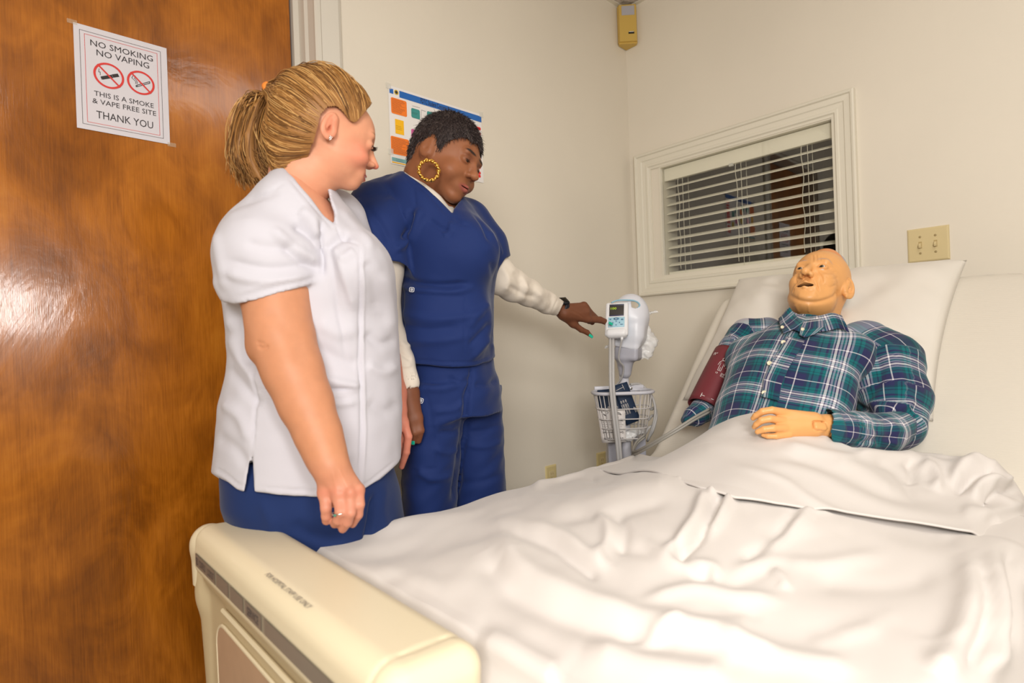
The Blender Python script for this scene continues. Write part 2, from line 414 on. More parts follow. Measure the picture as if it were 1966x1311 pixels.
# door: varnished wood veneer slab
def wood():
    m = bpy.data.materials.new('varnished_birch_veneer'); m.use_nodes = True; nt = m.node_tree; N = nt.nodes; L = nt.links; b = N['Principled BSDF']
    tc = N.new('ShaderNodeTexCoord')
    def noise(scale, detail, mp, dist=0.):
        mpn = N.new('ShaderNodeMapping'); mpn.inputs['Scale'].default_value = mp; L.new(tc.outputs['Object'], mpn.inputs['Vector'])
        n = N.new('ShaderNodeTexNoise'); n.inputs['Scale'].default_value = scale; n.inputs['Detail'].default_value = detail; n.inputs['Distortion'].default_value = dist
        L.new(mpn.outputs[0], n.inputs['Vector']); return n.outputs[0]
    big = noise(2.6, 6, (1.5, 1, .9), 1.2); figure = noise(7, 5, (1, 1, .5), 3.0); grain = noise(60, 5, (5, 1, .16), .3); fine = noise(260, 2, (2.5, 1, .10))
    rp = N.new('ShaderNodeValToRGB'); e = rp.color_ramp.elements; e[0].position = .33; e[0].color = lin((104, 54, 6)); e[1].position = .74; e[1].color = lin((206, 130, 38))
    x = e.new(.46); x.color = lin((146, 82, 13)); x = e.new(.56); x.color = lin((174, 102, 23))
    def mth(op, a, b2, cl=False):
        n = N.new('ShaderNodeMath'); n.operation = op; n.use_clamp = cl
        for i, v in enumerate((a, b2)):
            if isinstance(v, (int, float)): n.inputs[i].default_value = v
            else: L.new(v, n.inputs[i])
        return n.outputs[0]
    v = mth('ADD', mth('MULTIPLY', big, .5), mth('MULTIPLY', figure, .25)); v = mth('ADD', v, mth('MULTIPLY', grain, .2)); v = mth('ADD', v, mth('MULTIPLY', fine, .06))
    # veneer leaves: slightly different tone either side of each seam
    sx = N.new('ShaderNodeSeparateXYZ'); L.new(tc.outputs['Object'], sx.inputs[0])
    seam = mth('MULTIPLY', mth('SINE', mth('MULTIPLY', mth('FLOOR', mth('DIVIDE', mth('ADD', sx.outputs[0], .055), .21), 0), 2.3), 0), .022)
    v = mth('ADD', v, seam); L.new(v, rp.inputs[0]); L.new(rp.outputs[0], b.inputs['Base Color'])
    b.inputs['Roughness'].default_value = .24; b.inputs['Specular IOR Level'].default_value = .35
    b.inputs['Coat Weight'].default_value = .55; b.inputs['Coat Roughness'].default_value = .10
    bp = N.new('ShaderNodeBump'); bp.inputs['Strength'].default_value = .4; bp.inputs['Distance'].default_value = .006; L.new(big, bp.inputs['Height'])
    bp2 = N.new('ShaderNodeBump'); bp2.inputs['Strength'].default_value = .12; bp2.inputs['Distance'].default_value = .001; L.new(fine, bp2.inputs['Height']); L.new(bp.outputs[0], bp2.inputs['Normal'])
    L.new(bp2.outputs[0], b.inputs['Normal']); L.new(bp2.outputs[0], b.inputs['Coat Normal'])
    return m
dr = root('door_1', (JX-.46, YD, 0), kind='structure')
MB().rbox((JX-.46, YD+.022, 1.2), (.457, .022, 1.19), .003).o('door_leaf', wood(), dr)
M_BRASS = mat('satin_brass', (190, 160, 96), .3, metal=1)
for z in (.25, 1.2, 2.15): MB().tube([(JX-.9175, YD-.006, z-.05), (JX-.9175, YD-.006, z+.05)], .006, 10).o('hinge', M_BRASS, dr)
tr = root('trim_1', (JX, YA, 0), kind='structure')
M_CAS = mat('door_casing_paint', (214, 208, 196), .35)
b = MB(); b.box((JX+.004, YD-.01, 0), (JX+.06, YA+.14, 2.42)); b.o('jamb', M_CAS, tr)
b = MB(); b.prism([(JX+.022, YA+.095, 0), (JX+.022, YA+.04, 0), (JX+.03, YA+.03, 0), (JX+.034, YA-.001, 0), (JX+.06, YA-.001, 0), (JX+.06, YA+.095, 0)], (0, 0, 2.42)); b.o('jamb_stop', M_CAS, tr)
b = MB(); b.prism([(JX+.034, YA, 0), (JX+.034, YA-.012, 0), (JX+.040, YA-.018, 0), (JX+.052, YA-.018, 0), (JX+.057, YA-.012, 0), (JX+.115, YA-.017, 0), (JX+.125, YA-.013, 0), (JX+.128, YA, 0)], (0, 0, 2.5)); b.o('casing_board', M_CAS, tr)
b = MB(); b.box((-.30, YA-.018, 2.42), (JX+.034, YA, 2.5)); b.o('casing_board', M_CAS, tr)
b = MB(); b.box((-.30, YA-.018, 0), (-.17, YA, 2.42)); b.box((-.20, YA, 0), (-.157, YA+.14, 2.42)); b.o('casing_board', M_CAS, tr)
b = MB(); b.box((-.16, YA, 2.40), (JX+.004, YA+.14, 2.45)); b.o('jamb', M_CAS, tr)

# window: mitred moulded casing, recessed glass
win = root('window_1', (XB, (WY0+WY1)/2, WZ0), kind='structure')
prof = [(0, 0), (0, .026), (.006, .030), (.013, .028), (.017, .021), (.038, .019), (.042, .015), (.060, .013), (.064, .016), (.073, .016), (.078, .010), (.088, .008), (.088, -.004), (0, -.0)]  # (inwards from outer edge, proud of wall)
oy0, oy1, oz0, oz1 = .689, 1.719, 1.257, 1.996
def cas(c0, c1, inn0, inn1):
    A = []; 
    for c, i in ((c0, inn0), (c1, inn1)): A.append([(XB-h, c[0]+i[0]*d, c[1]+i[1]*d) for d, h in prof])
    n = len(prof); V = A[0]+A[1]; F = [(i, (i+1) % n, n+(i+1) % n, n+i) for i in range(n)]+[tuple(range(n)), tuple(range(n, 2*n))[::-1]]
    MB().add(V, F).o('casing_board', M_TRIM, win)
cas((oy0, oz0), (oy1, oz0), (1, 1), (-1, 1)); cas((oy1, oz0), (oy1, oz1), (-1, 1), (-1, -1)); cas((oy1, oz1), (oy0, oz1), (-1, -1), (1, -1)); cas((oy0, oz1), (oy0, oz0), (1, -1), (1, 1))
b = MB(); t = .012
b.box((XB-.004, WY0, WZ0), (XB+.14, WY1, WZ0+t)); b.box((XB-.004, WY0, WZ1-t), (XB+.14, WY1, WZ1)); b.box((XB-.004, WY0, WZ0+t), (XB+.14, WY0+t, WZ1-t)); b.box((XB-.004, WY1-t, WZ0+t), (XB+.14, WY1, WZ1-t))
b.o('jamb_lining', M_TRIM, win)
mg = bpy.data.materials.new('window_glass'); mg.use_nodes = True; nt = mg.node_tree; nt.nodes.clear(); N = nt.nodes; L = nt.links
out = N.new('ShaderNodeOutputMaterial'); mx = N.new('ShaderNodeMixShader'); tb = N.new('ShaderNodeBsdfTransparent'); gl = N.new('ShaderNodeBsdfGlossy'); gl.inputs['Roughness'].default_value = .0
fr = N.new('ShaderNodeFresnel'); fr.inputs['IOR'].default_value = 2.1; tb.inputs[0].default_value = (.97, .97, .95, 1)
geo = N.new('ShaderNodeNewGeometry'); sb = N.new('ShaderNodeMath'); sb.operation = 'SUBTRACT'; sb.inputs[0].default_value = 1.0; L.new(geo.outputs['Backfacing'], sb.inputs[1]); ml_ = N.new('ShaderNodeMath'); ml_.operation = 'MULTIPLY'; L.new(fr.outputs[0], ml_.inputs[0]); L.new(sb.outputs[0], ml_.inputs[1]); L.new(ml_.outputs[0], mx.inputs[0]); L.new(tb.outputs[0], mx.inputs[1]); L.new(gl.outputs[0], mx.inputs[2]); L.new(mx.outputs[0], out.inputs[0])
MB().box((XB+.014, WY0+t, WZ0+t), (XB+.018, WY1-t, WZ1-t)).o('pane', mg, win)
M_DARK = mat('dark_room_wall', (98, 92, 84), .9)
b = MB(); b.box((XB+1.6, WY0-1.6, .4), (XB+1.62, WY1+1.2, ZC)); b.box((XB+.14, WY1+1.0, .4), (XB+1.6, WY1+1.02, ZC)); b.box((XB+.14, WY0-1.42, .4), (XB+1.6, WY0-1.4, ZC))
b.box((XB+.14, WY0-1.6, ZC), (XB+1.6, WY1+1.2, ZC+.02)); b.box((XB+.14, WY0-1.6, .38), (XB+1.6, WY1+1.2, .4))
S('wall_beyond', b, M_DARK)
bx = XB+.062
bl = root('window_blind', (bx, (WY0+WY1)/2, WZ1-t), label='white horizontal slatted blind hanging behind the window glass', category='blind')
M_SLAT = mat('blind_slat', (244, 240, 226), .4)
b = MB(); b.rbox((bx, (WY0+WY1)/2, WZ1-t-.028), (.026, (WY1-WY0)/2-t-.003, .027), .004); b.o('headrail', M_SLAT, bl)
b = MB(); b.rbox((bx-.032, (WY0+WY1)/2, WZ1-t-.034), (.004, (WY1-WY0)/2-t-.002, .032), .003); b.o('valance', M_SLAT, bl)
MB().box((bx-.038, 1.208, WZ1-t-.075), (bx-.028, 1.228, WZ1-t-.062)).o('valance_clip', mat('clip', (200, 200, 196), .3), bl)
sp = .0443; zs = WZ1-t-.090; k = 0; me = None
ya, yb = WY0+t+.004, WY1-t-.004
while zs-k*sp > WZ0+t+.012:
    z = zs-k*sp
    if me is None:
        c = []; 
        for i in range(7):
            q = -1+i/3; c.append((bx+.0225*q, .0016-.0032*q*q+.0098*q))
        pts = [(x, ya, z+h+.0014) for x, h in c]+[(x, ya, z+h-.0014) for x, h in c[::-1]]
        me = MB().prism(pts, (0, yb-ya, 0)).o('slat', M_SLAT, bl)
    else:
        o = me.copy(); COL.objects.link(o); o.location.z = -k*sp
    k += 1
zl = zs-k*sp+.012
MB().rbox((bx, (ya+yb)/2, max(zl, WZ0+t+.009)), (.024, (yb-ya)/2, .008), .003).o('bottom_rail', M_SLAT, bl)
M_CORD = mat('blind_cord', (226, 222, 206), .7)
for y in (.885, 1.175, 1.475):
    for dx in (-.0275, .0275): MB().tube([(bx+dx, y, WZ1-t-.05), (bx+dx, y, WZ0+t+.006)], .0011, 6).o('ladder_cord', M_CORD, bl)
    p = [(bx-.030, y+.022+.004*math.sin(i*1.7), WZ1-t-.05-i*(WZ1-WZ0-.10)/9) for i in range(10)]
    MB().tube(spl(p, 3), .0013, 6).o('lift_cord', M_CORD, bl)

# ------------------------------------------------------------------ flat print helpers (paper on a wall)
class Sheet:
    """frame on a wall: u right, v down, in metres; each layer a hair proud of the last"""
    def __init__(s, o, ux, uz, n, w, h): s.o, s.ux, s.uz, s.n, s.w, s.h = np.array(o, float), np.array(ux, float), np.array(uz, float), np.array(n, float), w, h
    def p(s, u, v, d=0): return s.o+s.ux*u*s.w-s.uz*v*s.h+s.n*d
    def poly(s, name, pts, m, par, d=.0006, **k): return ob(name, [s.p(u, v, d) for u, v in pts], [list(range(len(pts)))], m, par, False, **k)
    def rrect(s, u0, v0, u1, v1, r=.0):
        if r <= 0: return [(u0, v0), (u0, v1), (u1, v1), (u1, v0)]
        ru, rv = r/s.w, r/s.h; out = []
        for cx, cy, a0 in ((u0+ru, v0+rv, 180), (u1-ru, v0+rv, 270), (u1-ru, v1-rv, 0), (u0+ru, v1-rv, 90)):
            for i in range(5):
                a = math.radians(a0+i*22.5); out.append((cx+ru*math.cos(a), cy+rv*math.sin(a)))
        return out
    def ring(s, name, cu, cv, ro, ri, m, par, d=.0006, n=40):
        V = []; F = []
        for i in range(n):
            a = 2*math.pi*i/n
            for r in (ro, ri): V.append(s.p(cu+r*math.cos(a)/s.w, cv-r*math.sin(a)/s.h, d))
        for i in range(n): k = (i+1) % n; F.append((2*i, 2*k, 2*k+1, 2*i+1))
        return ob(name, V, F, m, par, False)
    def line(s, pts, wd):
        """list of quads along a polyline in metres width"""
        V = []; F = []
        for (a, b) in zip(pts[:-1], pts[1:]):
            A = np.array([a[0]*s.w, a[1]*s.h]); B = np.array([b[0]*s.w, b[1]*s.h]); e = B-A; e /= np.linalg.norm(e)+1e-9; q = np.array([-e[1], e[0]])*wd/2; A = A-e*wd*.2; B = B+e*wd*.2
            n = len(V); V += [A+q, B+q, B-q, A-q]; F.append([n, n+1, n+2, n+3])
        return [(x/s.w, y/s.h) for x, y in V], F
    def lines(s, name, pts, wd, m, par, d=.0007):
        P2, F = s.line(pts, wd); return ob(name, [s.p(u, v, d) for u, v in P2], F, m, par, False)
    def text(s, name, body, u0, v0, u1, v1, m, par, d=.0007, flip=False, bold=0.):
        V, F = glyphs(body, bold); 
        if flip: V = -V
        lo, hi = V.min(0), V.max(0); q = (V-lo)/(hi-lo+1e-9)
        return ob(name, [s.p(u0+(u1-u0)*x, v1+(v0-v1)*y, d) for x, y in q], F, m, par, False)
def glyphs(body, bold=0.):
    c = bpy.data.curves.new('t', 'FONT'); c.body = body; c.size = 1; c.resolution_u = 2; c.offset = bold; c.align_x = 'CENTER'; c.space_line = .9
    o = bpy.data.objects.new('t', c); COL.objects.link(o); dg = bpy.context.evaluated_depsgraph_get(); me = bpy.data.meshes.new_from_object(o.evaluated_get(dg))
    V = np.array([v.co[:2] for v in me.vertices]); F = [list(p.vertices) for p in me.polygons]
    bpy.data.objects.remove(o); bpy.data.curves.remove(c); bpy.data.meshes.remove(me); return V, F
M_PAPER = mat('white_paper', (214, 210, 216), .5); M_INK = mat('black_ink', (48, 42, 44), .6); M_RED = mat('red_ink', (214, 58, 52), .5)
# no-smoking notice on the door
sg = root('no_smoking_sign', (.29, YD, 1.79), label='white printed no smoking and no vaping notice taped to the wooden door', category='sign')
a = onto(140, 43, 1, YD-.002); SH = Sheet((.183, YD-.0022, 1.930), (1, 0, 0), (0, 0, 1), (0, -1, 0), .214, .278)
V = []; F = []
for j in range(9):
    for i in range(7):
        u, v = i/6, j/8; lift = .0004*max(0, v-.8)*5*math.sin(u*math.pi)*.6; V.append(SH.p(u, v, lift))
for j in range(8):
    for i in range(6): F.append((j*7+i, (j+1)*7+i, (j+1)*7+i+1, j*7+i+1))
pp = ob('paper', V, F, M_PAPER, sg)
for u0, v0, u1, v1, m, wd in ((.060, .055, .925, .95, M_INK, .0009), (.108, .083, .885, .925, M_RED, .0010)):
    for q in ([(u0, v0), (u1, v0)], [(u1, v0), (u1, v1)], [(u1, v1), (u0, v1)], [(u0, v1), (u0, v0)]): SH.lines('border_line', q, wd, m, sg)
for t_, u0, v0, u1, v1, bo in (('NO SMOKING', .165, .122, .835, .180, .012), ('NO VAPING', .225, .203, .79, .262, .012), ('THIS IS A SMOKE', .185, .610, .825, .658, .0), ('& VAPE FREE SITE', .165, .685, .85, .733, .0), ('THANK YOU', .20, .800, .81, .872, .015)):
    SH.text('lettering', t_, u0, v0, u1, v1, M_INK, sg, bold=0)
for cu, cv, r in ((.345, .435, .0345), (.69, .428, .0330)):
    if cu < .5:
        SH.lines('vape_symbol', [(cu-.07, cv+.035), (cu+.03, cv-.002)], .0085, M_INK, sg); SH.lines('vape_symbol', [(cu+.045, cv-.01), (cu+.095, cv-.028)], .0085, M_INK, sg)
        SH.lines('vape_symbol', [(cu-.085, cv+.028), (cu-.075, cv+.052)], .0012, M_INK, sg); SH.lines('vape_symbol', [(cu-.1, cv-.05), (cu-.105, cv-.015), (cu-.09, cv-.02), (cu-.09, cv+.012)], .0011, M_INK, sg)
    else:
        for dv in (0, .026): SH.lines('cigarette_symbol', [(cu-.045, cv+.032+dv*.6), (cu+.1, cv-.035+dv*.6)], .0017, M_INK, sg)
        SH.lines('cigarette_symbol', [(cu+.1, cv-.035), (cu+.1, cv-.018)], .0017, M_INK, sg); SH.lines('cigarette_symbol', [(cu-.045, cv+.032), (cu-.045, cv+.05)], .0017, M_INK, sg)
        SH.lines('cigarette_symbol', [(cu-.055, cv+.035), (cu-.055, cv+.052)], .0017, M_INK, sg)
        for k in (0, .03): SH.lines('cigarette_symbol', [(cu-.06+k*.5, cv+.02), (cu-.055+k*.5, cv), (cu-.085+k, cv-.02), (cu-.1+k, cv-.03), (cu-.085+k, cv-.055)], .0012, M_INK, sg)
    SH.ring('prohibition_ring', cu, cv, r, r-.0052, M_RED, sg, d=.0009)
    q = .70*r; SH.lines('prohibition_bar', [(cu-q/.214, cv-q/.278), (cu+q/.214, cv+q/.278)], .0042, M_RED, sg, d=.001)
M_TAPE = mat('clear_tape', (220, 200, 170), .15, alpha=.35)
for u, v in ((-.01, 0), (1.02, 1.0)): SH.poly('tape', SH.rrect(u-.05, v-.02, u+.05, v+.02), M_TAPE, sg, d=.0009)

# wall chart
ch = root('wall_chart', (1.285, YA, 1.84), label='landscape printed flow chart with a blue title bar taped to the wall', category='poster')
PA = onto(744.5, 163.6, 1, YA-.002)
PS = Sheet((1.069, YA-.002, 1.980), (1, 0, 0), (0, 0, 1), (0, -1, 0), .432, .281)
def zc(x, y):                                           # point read off a close-up of the chart -> fractions of the sheet
    q = onto(740+x/6.243, 150+y/6.243, 1, YA-.002); return (q[0]-1.069)/.432, (1.980-q[2])/.281
V = []; F = []
for j in range(3):
    for i in range(9): V.append(PS.p(i/8, j/2, .001*math.sin(i*1.1)**2))
for j in range(2):
    for i in range(8): F.append((j*9+i, (j+1)*9+i, (j+1)*9+i+1, j*9+i+1))
ob('paper', V, F, mat('chart_paper', (236, 232, 230), .35), ch)
cm = {k: mat('chart_'+k, c, .4) for k, c in dict(blue=(38, 104, 184), orange=(246, 128, 42), yellow=(250, 190, 30), teal=(62, 146, 142), pink=(206, 92, 154), red=(222, 40, 42), pale=(126, 178, 180), gold=(206, 178, 40), ink=(44, 44, 60)).items()}
def cbox(x0, y0, x1, y1, k, r=0., d=.0016):
    a, b2 = zc(x0, y0), zc(x1, y1); PS.poly('chart_box', PS.rrect(a[0], a[1], b2[0], b2[1], r), cm[k], ch, d=d); return a+b2
cbox(45, 120, 92, 190, 'blue'); cbox(163, 152, 1148, 533, 'blue')
for x0, y0, x1, y1, k, r in ((62, 225, 257, 470, 'orange', .006), (112, 487, 222, 688, 'yellow', 0), (60, 688, 288, 950, 'orange', .006), (305, 355, 413, 500, 'teal', .006), (495, 393, 610, 560, 'teal', .006), (305, 605, 420, 745, 'pink', .006), (75, 945, 640, 1110, 'pale', 0)): cbox(x0, y0, x1, y1, k, r)
a = zc(75, 978); b2 = zc(640, 1160); PS.poly('chart_box', PS.rrect(a[0], a[1]+.02, b2[0], min(b2[1], .985)), cm['yellow'], ch, d=.0018)
for u0, v0, k in ((.45, .30, 'orange'), (.62, .30, 'pale'), (.45, .52, 'gold'), (.62, .55, 'pink'), (.72, .40, 'teal'), (.74, .66, 'gold')): PS.poly('chart_box', PS.rrect(u0, v0, u0+.08, v0+.13, .004), cm[k], ch, d=.0016)
cu, cv = zc(128, 172); PS.ring('chart_seal', cu, cv, .0088, .0055, cm['gold'], ch, d=.0017); PS.ring('chart_seal', cu, cv, .0055, .0005, cm['ink'], ch, d=.0017)
for y0 in (565, 625, 680, 752, 792, 838, 878, 918, 958, 1030, 1098, 1136):
    a = zc(1040, y0+15); b2 = zc(1140, y0+48); PS.poly('chart_pill', PS.rrect(a[0]-.005, (a[1]+b2[1])/2-.021, b2[0], (a[1]+b2[1])/2+.021, .0045), cm['red'], ch, d=.0017)
a = zc(418, 262); b2 = zc(838, 402); PS.text('lettering', 'FDTC Student Concerns Process', a[0], (a[1]+b2[1])/2-.030, b2[0], (a[1]+b2[1])/2+.035, cm['ink'], ch, d=.0019, bold=.01)
def tiny(x0, y0, x1, y1, n):
    a, b2 = zc(x0, y0), zc(x1, y1)
    for i in range(n):
        v = a[1]+(b2[1]-a[1])*(i+.5)/n; PS.lines('text_line', [(a[0], v), (a[0]+(b2[0]-a[0])*rng.uniform(.55, 1), v)], .0007, cm['ink'], ch, d=.0019)
tiny(75, 240, 245, 450, 12); tiny(122, 560, 215, 640, 3); tiny(72, 705, 278, 935, 15); tiny(312, 400, 408, 455, 2); tiny(120, 960, 280, 1035, 2)
for q in ([zc(427, 383), zc(480, 400)], [zc(427, 383), zc(427, 500)], [zc(320, 333), zc(410, 358)], [zc(1078, 558), zc(1110, 570)]): PS.lines('chart_line', q, .0008, cm['ink'], ch, d=.0017)
M_TAPE2 = mat('clear_tape_white', (236, 234, 224), .1, alpha=.5)
for u, v in ((.0, .01), (1., .0), (0, .85)): PS.poly('tape', PS.rrect(u-.025, v-.04, u+.025, v+.04), M_TAPE2, ch, d=.002)

# double light switch
sw = root('light_switch', (XB, .471, 1.345), label='cream double toggle light switch plate on the wall beside the window', category='light switch')
M_IV = mat('ivory_plastic', (214, 196, 150), .3)
swc = np.array([XB, .4715, 1.3475])
V = []; hy, hz = .0635, .0625
for (d, k) in ((.0, 1.0), (.0045, .97), (.0065, .90)): V += [(XB-d, swc[1]+sy*(hy-(1-k)*.06), swc[2]+sz*(hz-(1-k)*.06)) for sy, sz in ((1, -1), (1, 1), (-1, 1), (-1, -1))]
F = [(0, 3, 2, 1), (8, 9, 10, 11)]+[(r*4+i, r*4+(i+1) % 4, r*4+4+(i+1) % 4, r*4+4+i) for r in (0, 1) for i in range(4)]
ob('cover_plate', V, F, M_IV, sw, False)
M_SLOT = mat('screw_slot', (160, 140, 96), .4)
for y in (.4945, .4485):
    MB().box((XB-.0068, y-.0052, swc[2]-.0125), (XB-.0060, y+.0052, swc[2]+.0125)).o('toggle_recess', mat('recess', (180, 158, 108), .4), sw)
    b = MB(); b.prism([(XB-.006, y+.0038, swc[2]+.008), (XB-.006, y+.0038, swc[2]-.006), (XB-.019, y+.003, swc[2]-.011), (XB-.021, y+.003, swc[2]-.004), (XB-.012, y+.0035, swc[2]+.006)], (0, -.0075, 0)); b.o('toggle', M_IV, sw)
    for dz in (.030, -.030): MB().lathe([(.0042, 0), (.0042, .0012), (.002, .0020)], (XB-.0062, y, swc[2]+dz), (-1, 0, 0), 14).o('screw', M_SLOT, sw)
# outlets
def outlet(cx, cz, lab):
    r_ = root('wall_outlet', (cx, YA, cz), label=lab, category='outlet')
    M2 = mat('outlet_cream', (214, 196, 142), .35)
    V = []
    for (d, k) in ((.0, 0), (.0045, .002), (.0065, .006)): V += [(cx+sx*(.035-k), YA-d, cz+sz*(.057-k)) for sx, sz in ((-1, -1), (1, -1), (1, 1), (-1, 1))]
    F = [(0, 3, 2, 1), (8, 9, 10, 11)]+[(r*4+i, r*4+(i+1) % 4, r*4+4+(i+1) % 4, r*4+4+i) for r in (0, 1) for i in range(4)]
    ob('cover_plate', V, F, M2, r_, False)
    for dz in (.0195, -.0195):
        MB().rbox((cx, YA-.0075, cz+dz), (.0165, .0012, .0135), .001).o('socket_face', M_IV, r_)
        for dx in (-.006, .006): MB().box((cx+dx-.001, YA-.0095, cz+dz-.003), (cx+dx+.001, YA-.0086, cz+dz+.005)).o('slot', M_SLOT, r_)
    MB().lathe([(.003, 0), (.002, .001)], (cx, YA-.0066, cz), (0, -1, 0), 12).o('screw', M_SLOT, r_)
outlet(1.838, .425, 'cream electrical outlet low on the left wall between the trousers and the bed')
outlet(2.20, .425, 'cream electrical outlet low on the wall behind the monitor stand')

# sensor in the ceiling corner
se = root('corner_sensor', (XB-.05, YA-.05, 2.66), label='tan plastic wall sensor box with grey window in the ceiling corner', category='sensor')
dg_ = nrm((-1, -1, 0)); rt_ = nrm((1, -1, 0)); c0 = np.array([XB, YA, 0])
M_TAN = mat('tan_plastic', (206, 172, 88), .45)
zt, zb = 2.775, 2.585
def sp_(r, d, z): return c0+rt_*r+dg_*d+np.array([0, 0, z])
b = MB(); w2 = .047; b.prism([sp_(-w2, w2+.004, zb), sp_(-w2-.004, .058, zb), sp_(-w2+.003, .082, zb), sp_(w2-.003, .082, zb), sp_(w2+.004, .058, zb), sp_(w2, w2+.004, zb)], (0, 0, zt-zb)); b.o('housing', M_TAN, se)
b = MB(); b.prism([sp_(-w2, w2+.004, zb), sp_(-w2, .07, zb), sp_(w2, .07, zb), sp_(w2, w2+.004, zb), sp_(0, .006, zb-.002)], (0, 0, -.008)); b.o('base_bracket', M_TAN, se)
b = MB(); ax3 = np.array([rt_, dg_, (0, 0, 1)]); b.rbox(sp_(.002, .083, zt-.031), (.033, .0015, .024), .001, ax3); b.o('lens_window', mat('grey_lens', (178, 176, 182), .25), se)
b = MB(); b.rbox(sp_(.016, .083, zb+.042), (.015, .0012, .0045), .001, ax3); b.o('badge', mat('black_badge', (26, 22, 20), .3), se)
b = MB(); b.rbox(sp_(.016, .0838, zb+.0475), (.012, .0008, .0014), .0005, ax3); b.o('badge_edge', M_PLASTICW, se)

# ------------------------------------------------------------------ bed
M_LINEN = mat('white_linen', (216, 210, 205), .85, spec=.15, sheen=.15, bump=[(900, .15, .0004), (25, .10, .004)])
M_FITTED = mat('fitted_sheet_cotton', (214, 207, 194), .85, spec=.15, sheen=.15, bump=[(500, .2, .0006)], weave=60)
M_CREAM = mat('cream_moulded_plastic', (228, 215, 184), .38, bump=(350, .05, .0005))
M_CREAM2 = mat('cream_panel_plastic', (200, 182, 146), .45)
M_STEEL = mat('grey_steel', (150, 150, 150), .35, metal=.8)
bed = root('hospital_bed', (1.4, .70, 0), label='hospital bed with a cream plastic footboard in the foreground', category='bed')
ml, mr_ = .13, 1.12
b = MB(); b.box((.40, ml+.03, .40), (1.70, mr_-.03, .46)); b.box((1.70, ml+.05, .40), (2.3, mr_-.05, .44)); b.o('bed_frame', M_STEEL, bed)
for x in (.65, 2.1):
    for y in (ml+.10, mr_-.12):
        o = MB().box((x-.025, y-.025, .10), (x+.025, y+.025, .41)).o('leg', M_STEEL, bed)
        MB().lathe([(.02, -.016), (.05, -.014), (.05, .014), (.02, .016)], (x, y, .05), (0, 1, 0), 20).o('caster', mat('caster_rubber', (60, 60, 62), .6), o)
s_, c_ = math.sin(math.radians(46)), math.cos(math.radians(46))
MB().rbox((1.68+.42*c_+.155*s_, (ml+mr_)/2, .64+.42*s_-.155*c_), (.40, .46, .012), .01, np.array([(c_, 0, s_), (0, 1, 0), (-s_, 0, c_)])).o('backrest_deck', M_STEEL, bed)
# footboard body
v = Vol((.22, .48, .15), (.50, 1.45, .76), .0055)
v.box((.365, .945, .40), (.038, .41, .24), .03)
v.limb([((.368, 1.350, .17), .040), ((.358, 1.372, .52), .040), ((.347, 1.382, .600), .037)], .03)
v.limb([((.372, .560, .17), .040), ((.372, .560, .55), .042), ((.362, .562, .60), .038)], .03)
v.cone((.352, 1.30, .60), (.352, .61, .60), .045, .045, .03)
V, F = v.mesh(); ob('footboard_panel', V, F, M_CREAM2, bed, label='dull cream outer panel of the footboard')
FZ = .027; hs = Vol((.24, .49, .54), (.47, 1.42, .77), .004)
a_ = math.radians(-4); A = np.array([(math.cos(a_), 0, math.sin(a_)), (0, 1, 0), (-math.sin(a_), 0, math.cos(a_))])
hs.box((.362, .9175, .612+FZ), (.070, .3925, .052), .032, A)
hs.cone((.350, 1.28, .600), (.345, 1.385, .622), .040, .037, .018); hs.cone((.345, 1.385, .630), (.347, 1.385, .54), .037, .037, .01)
hs.put(lambda X, Y, Z: np.maximum(np.maximum(np.abs(X-.285)-.006, np.abs(Z-.607-FZ)-.0145), np.abs(Y-.95)-.325)+0*X, (.27, .60, .62), (.30, 1.29, .67), .002, '-')
for y0 in (.572,): hs.put(lambda X, Y, Z: np.maximum(np.abs(Y-y0)-.0016, .605-Z)+0*X, (.24, y0-.01, .54), (.47, y0+.01, .76), .003, '-', m=.0)
V, F = hs.mesh(); ob('footboard_housing', V, F, M_CREAM, bed)
LS = Sheet((.2905, 1.272, .6205+FZ), (0, -1, 0), (0, 0, 1), (-1, 0, 0), .645, .027)
M_STRIP = mat('grey_label_strip', (150, 140, 122), .4); M_STRIP2 = mat('grey_label_window', (128, 116, 104), .35); M_INK2 = mat('label_ink', (70, 66, 74), .5)
ls = LS.poly('label_strip', LS.rrect(0, 0, 1, 1), M_STRIP, bed, d=0, label='grey label strip along the footboard')
for u0, u1 in ((0, .21), (.22, .335), (.345, .455), (.465, .585), (.60, 1.0)): LS.poly('label_window', LS.rrect(u0+.003, .04, u1-.003, .96), M_STRIP2, ls, d=.0008)
for tx, u0, u1 in (('BED', .010, .036), ('CONTROLS', .048, .115), ('LOCKOUT', .135, .20), ('SERVICE', .485, .565)): LS.text('lettering', tx, u0, .25, u1, .75, M_INK2, ls, d=.0016)
TS = Sheet(onto(513, 1103, 2, .6655+FZ)+np.array([.004, 0, 0]), nrm((.0, -1, 0)), nrm((1, 0, .05)), (0, 0, 1), .165, .0085)
TS.text('lettering', 'FOR HOSPITAL STAFF USE ONLY', 0, 0, 1, 1, M_INK2, bed, d=.0018)
MB().tube([(.318, 1.20, .545), (.318, .60, .545)], .0045, 8).o('moulded_line', M_CREAM, bed)
m_ = wl = mat('wood_laminate_panel', (184, 152, 124), .45, vary=(14, .06))
b = MB(); pts = []
for cy, cz, a0 in ((1.19, .47, 90), (1.19, .20, 0), (.66, .20, 270), (.66, .47, 180)):
    pass
pp = []
for (cy, cz, r, a0, a1) in ((1.215, .455, .05, 0, 90), (.68, .455, .05, 90, 180), (.68, .22, .04, 180, 270), (1.215, .22, .04, 270, 360)):
    for i in range(7): t = math.radians(a0+(a1-a0)*i/6); pp.append((.3275, cy+r*math.cos(t), cz+r*math.sin(t)))
b.prism(pp, (-.006, 0, 0)); b.o('laminate_insert', wl, bed)
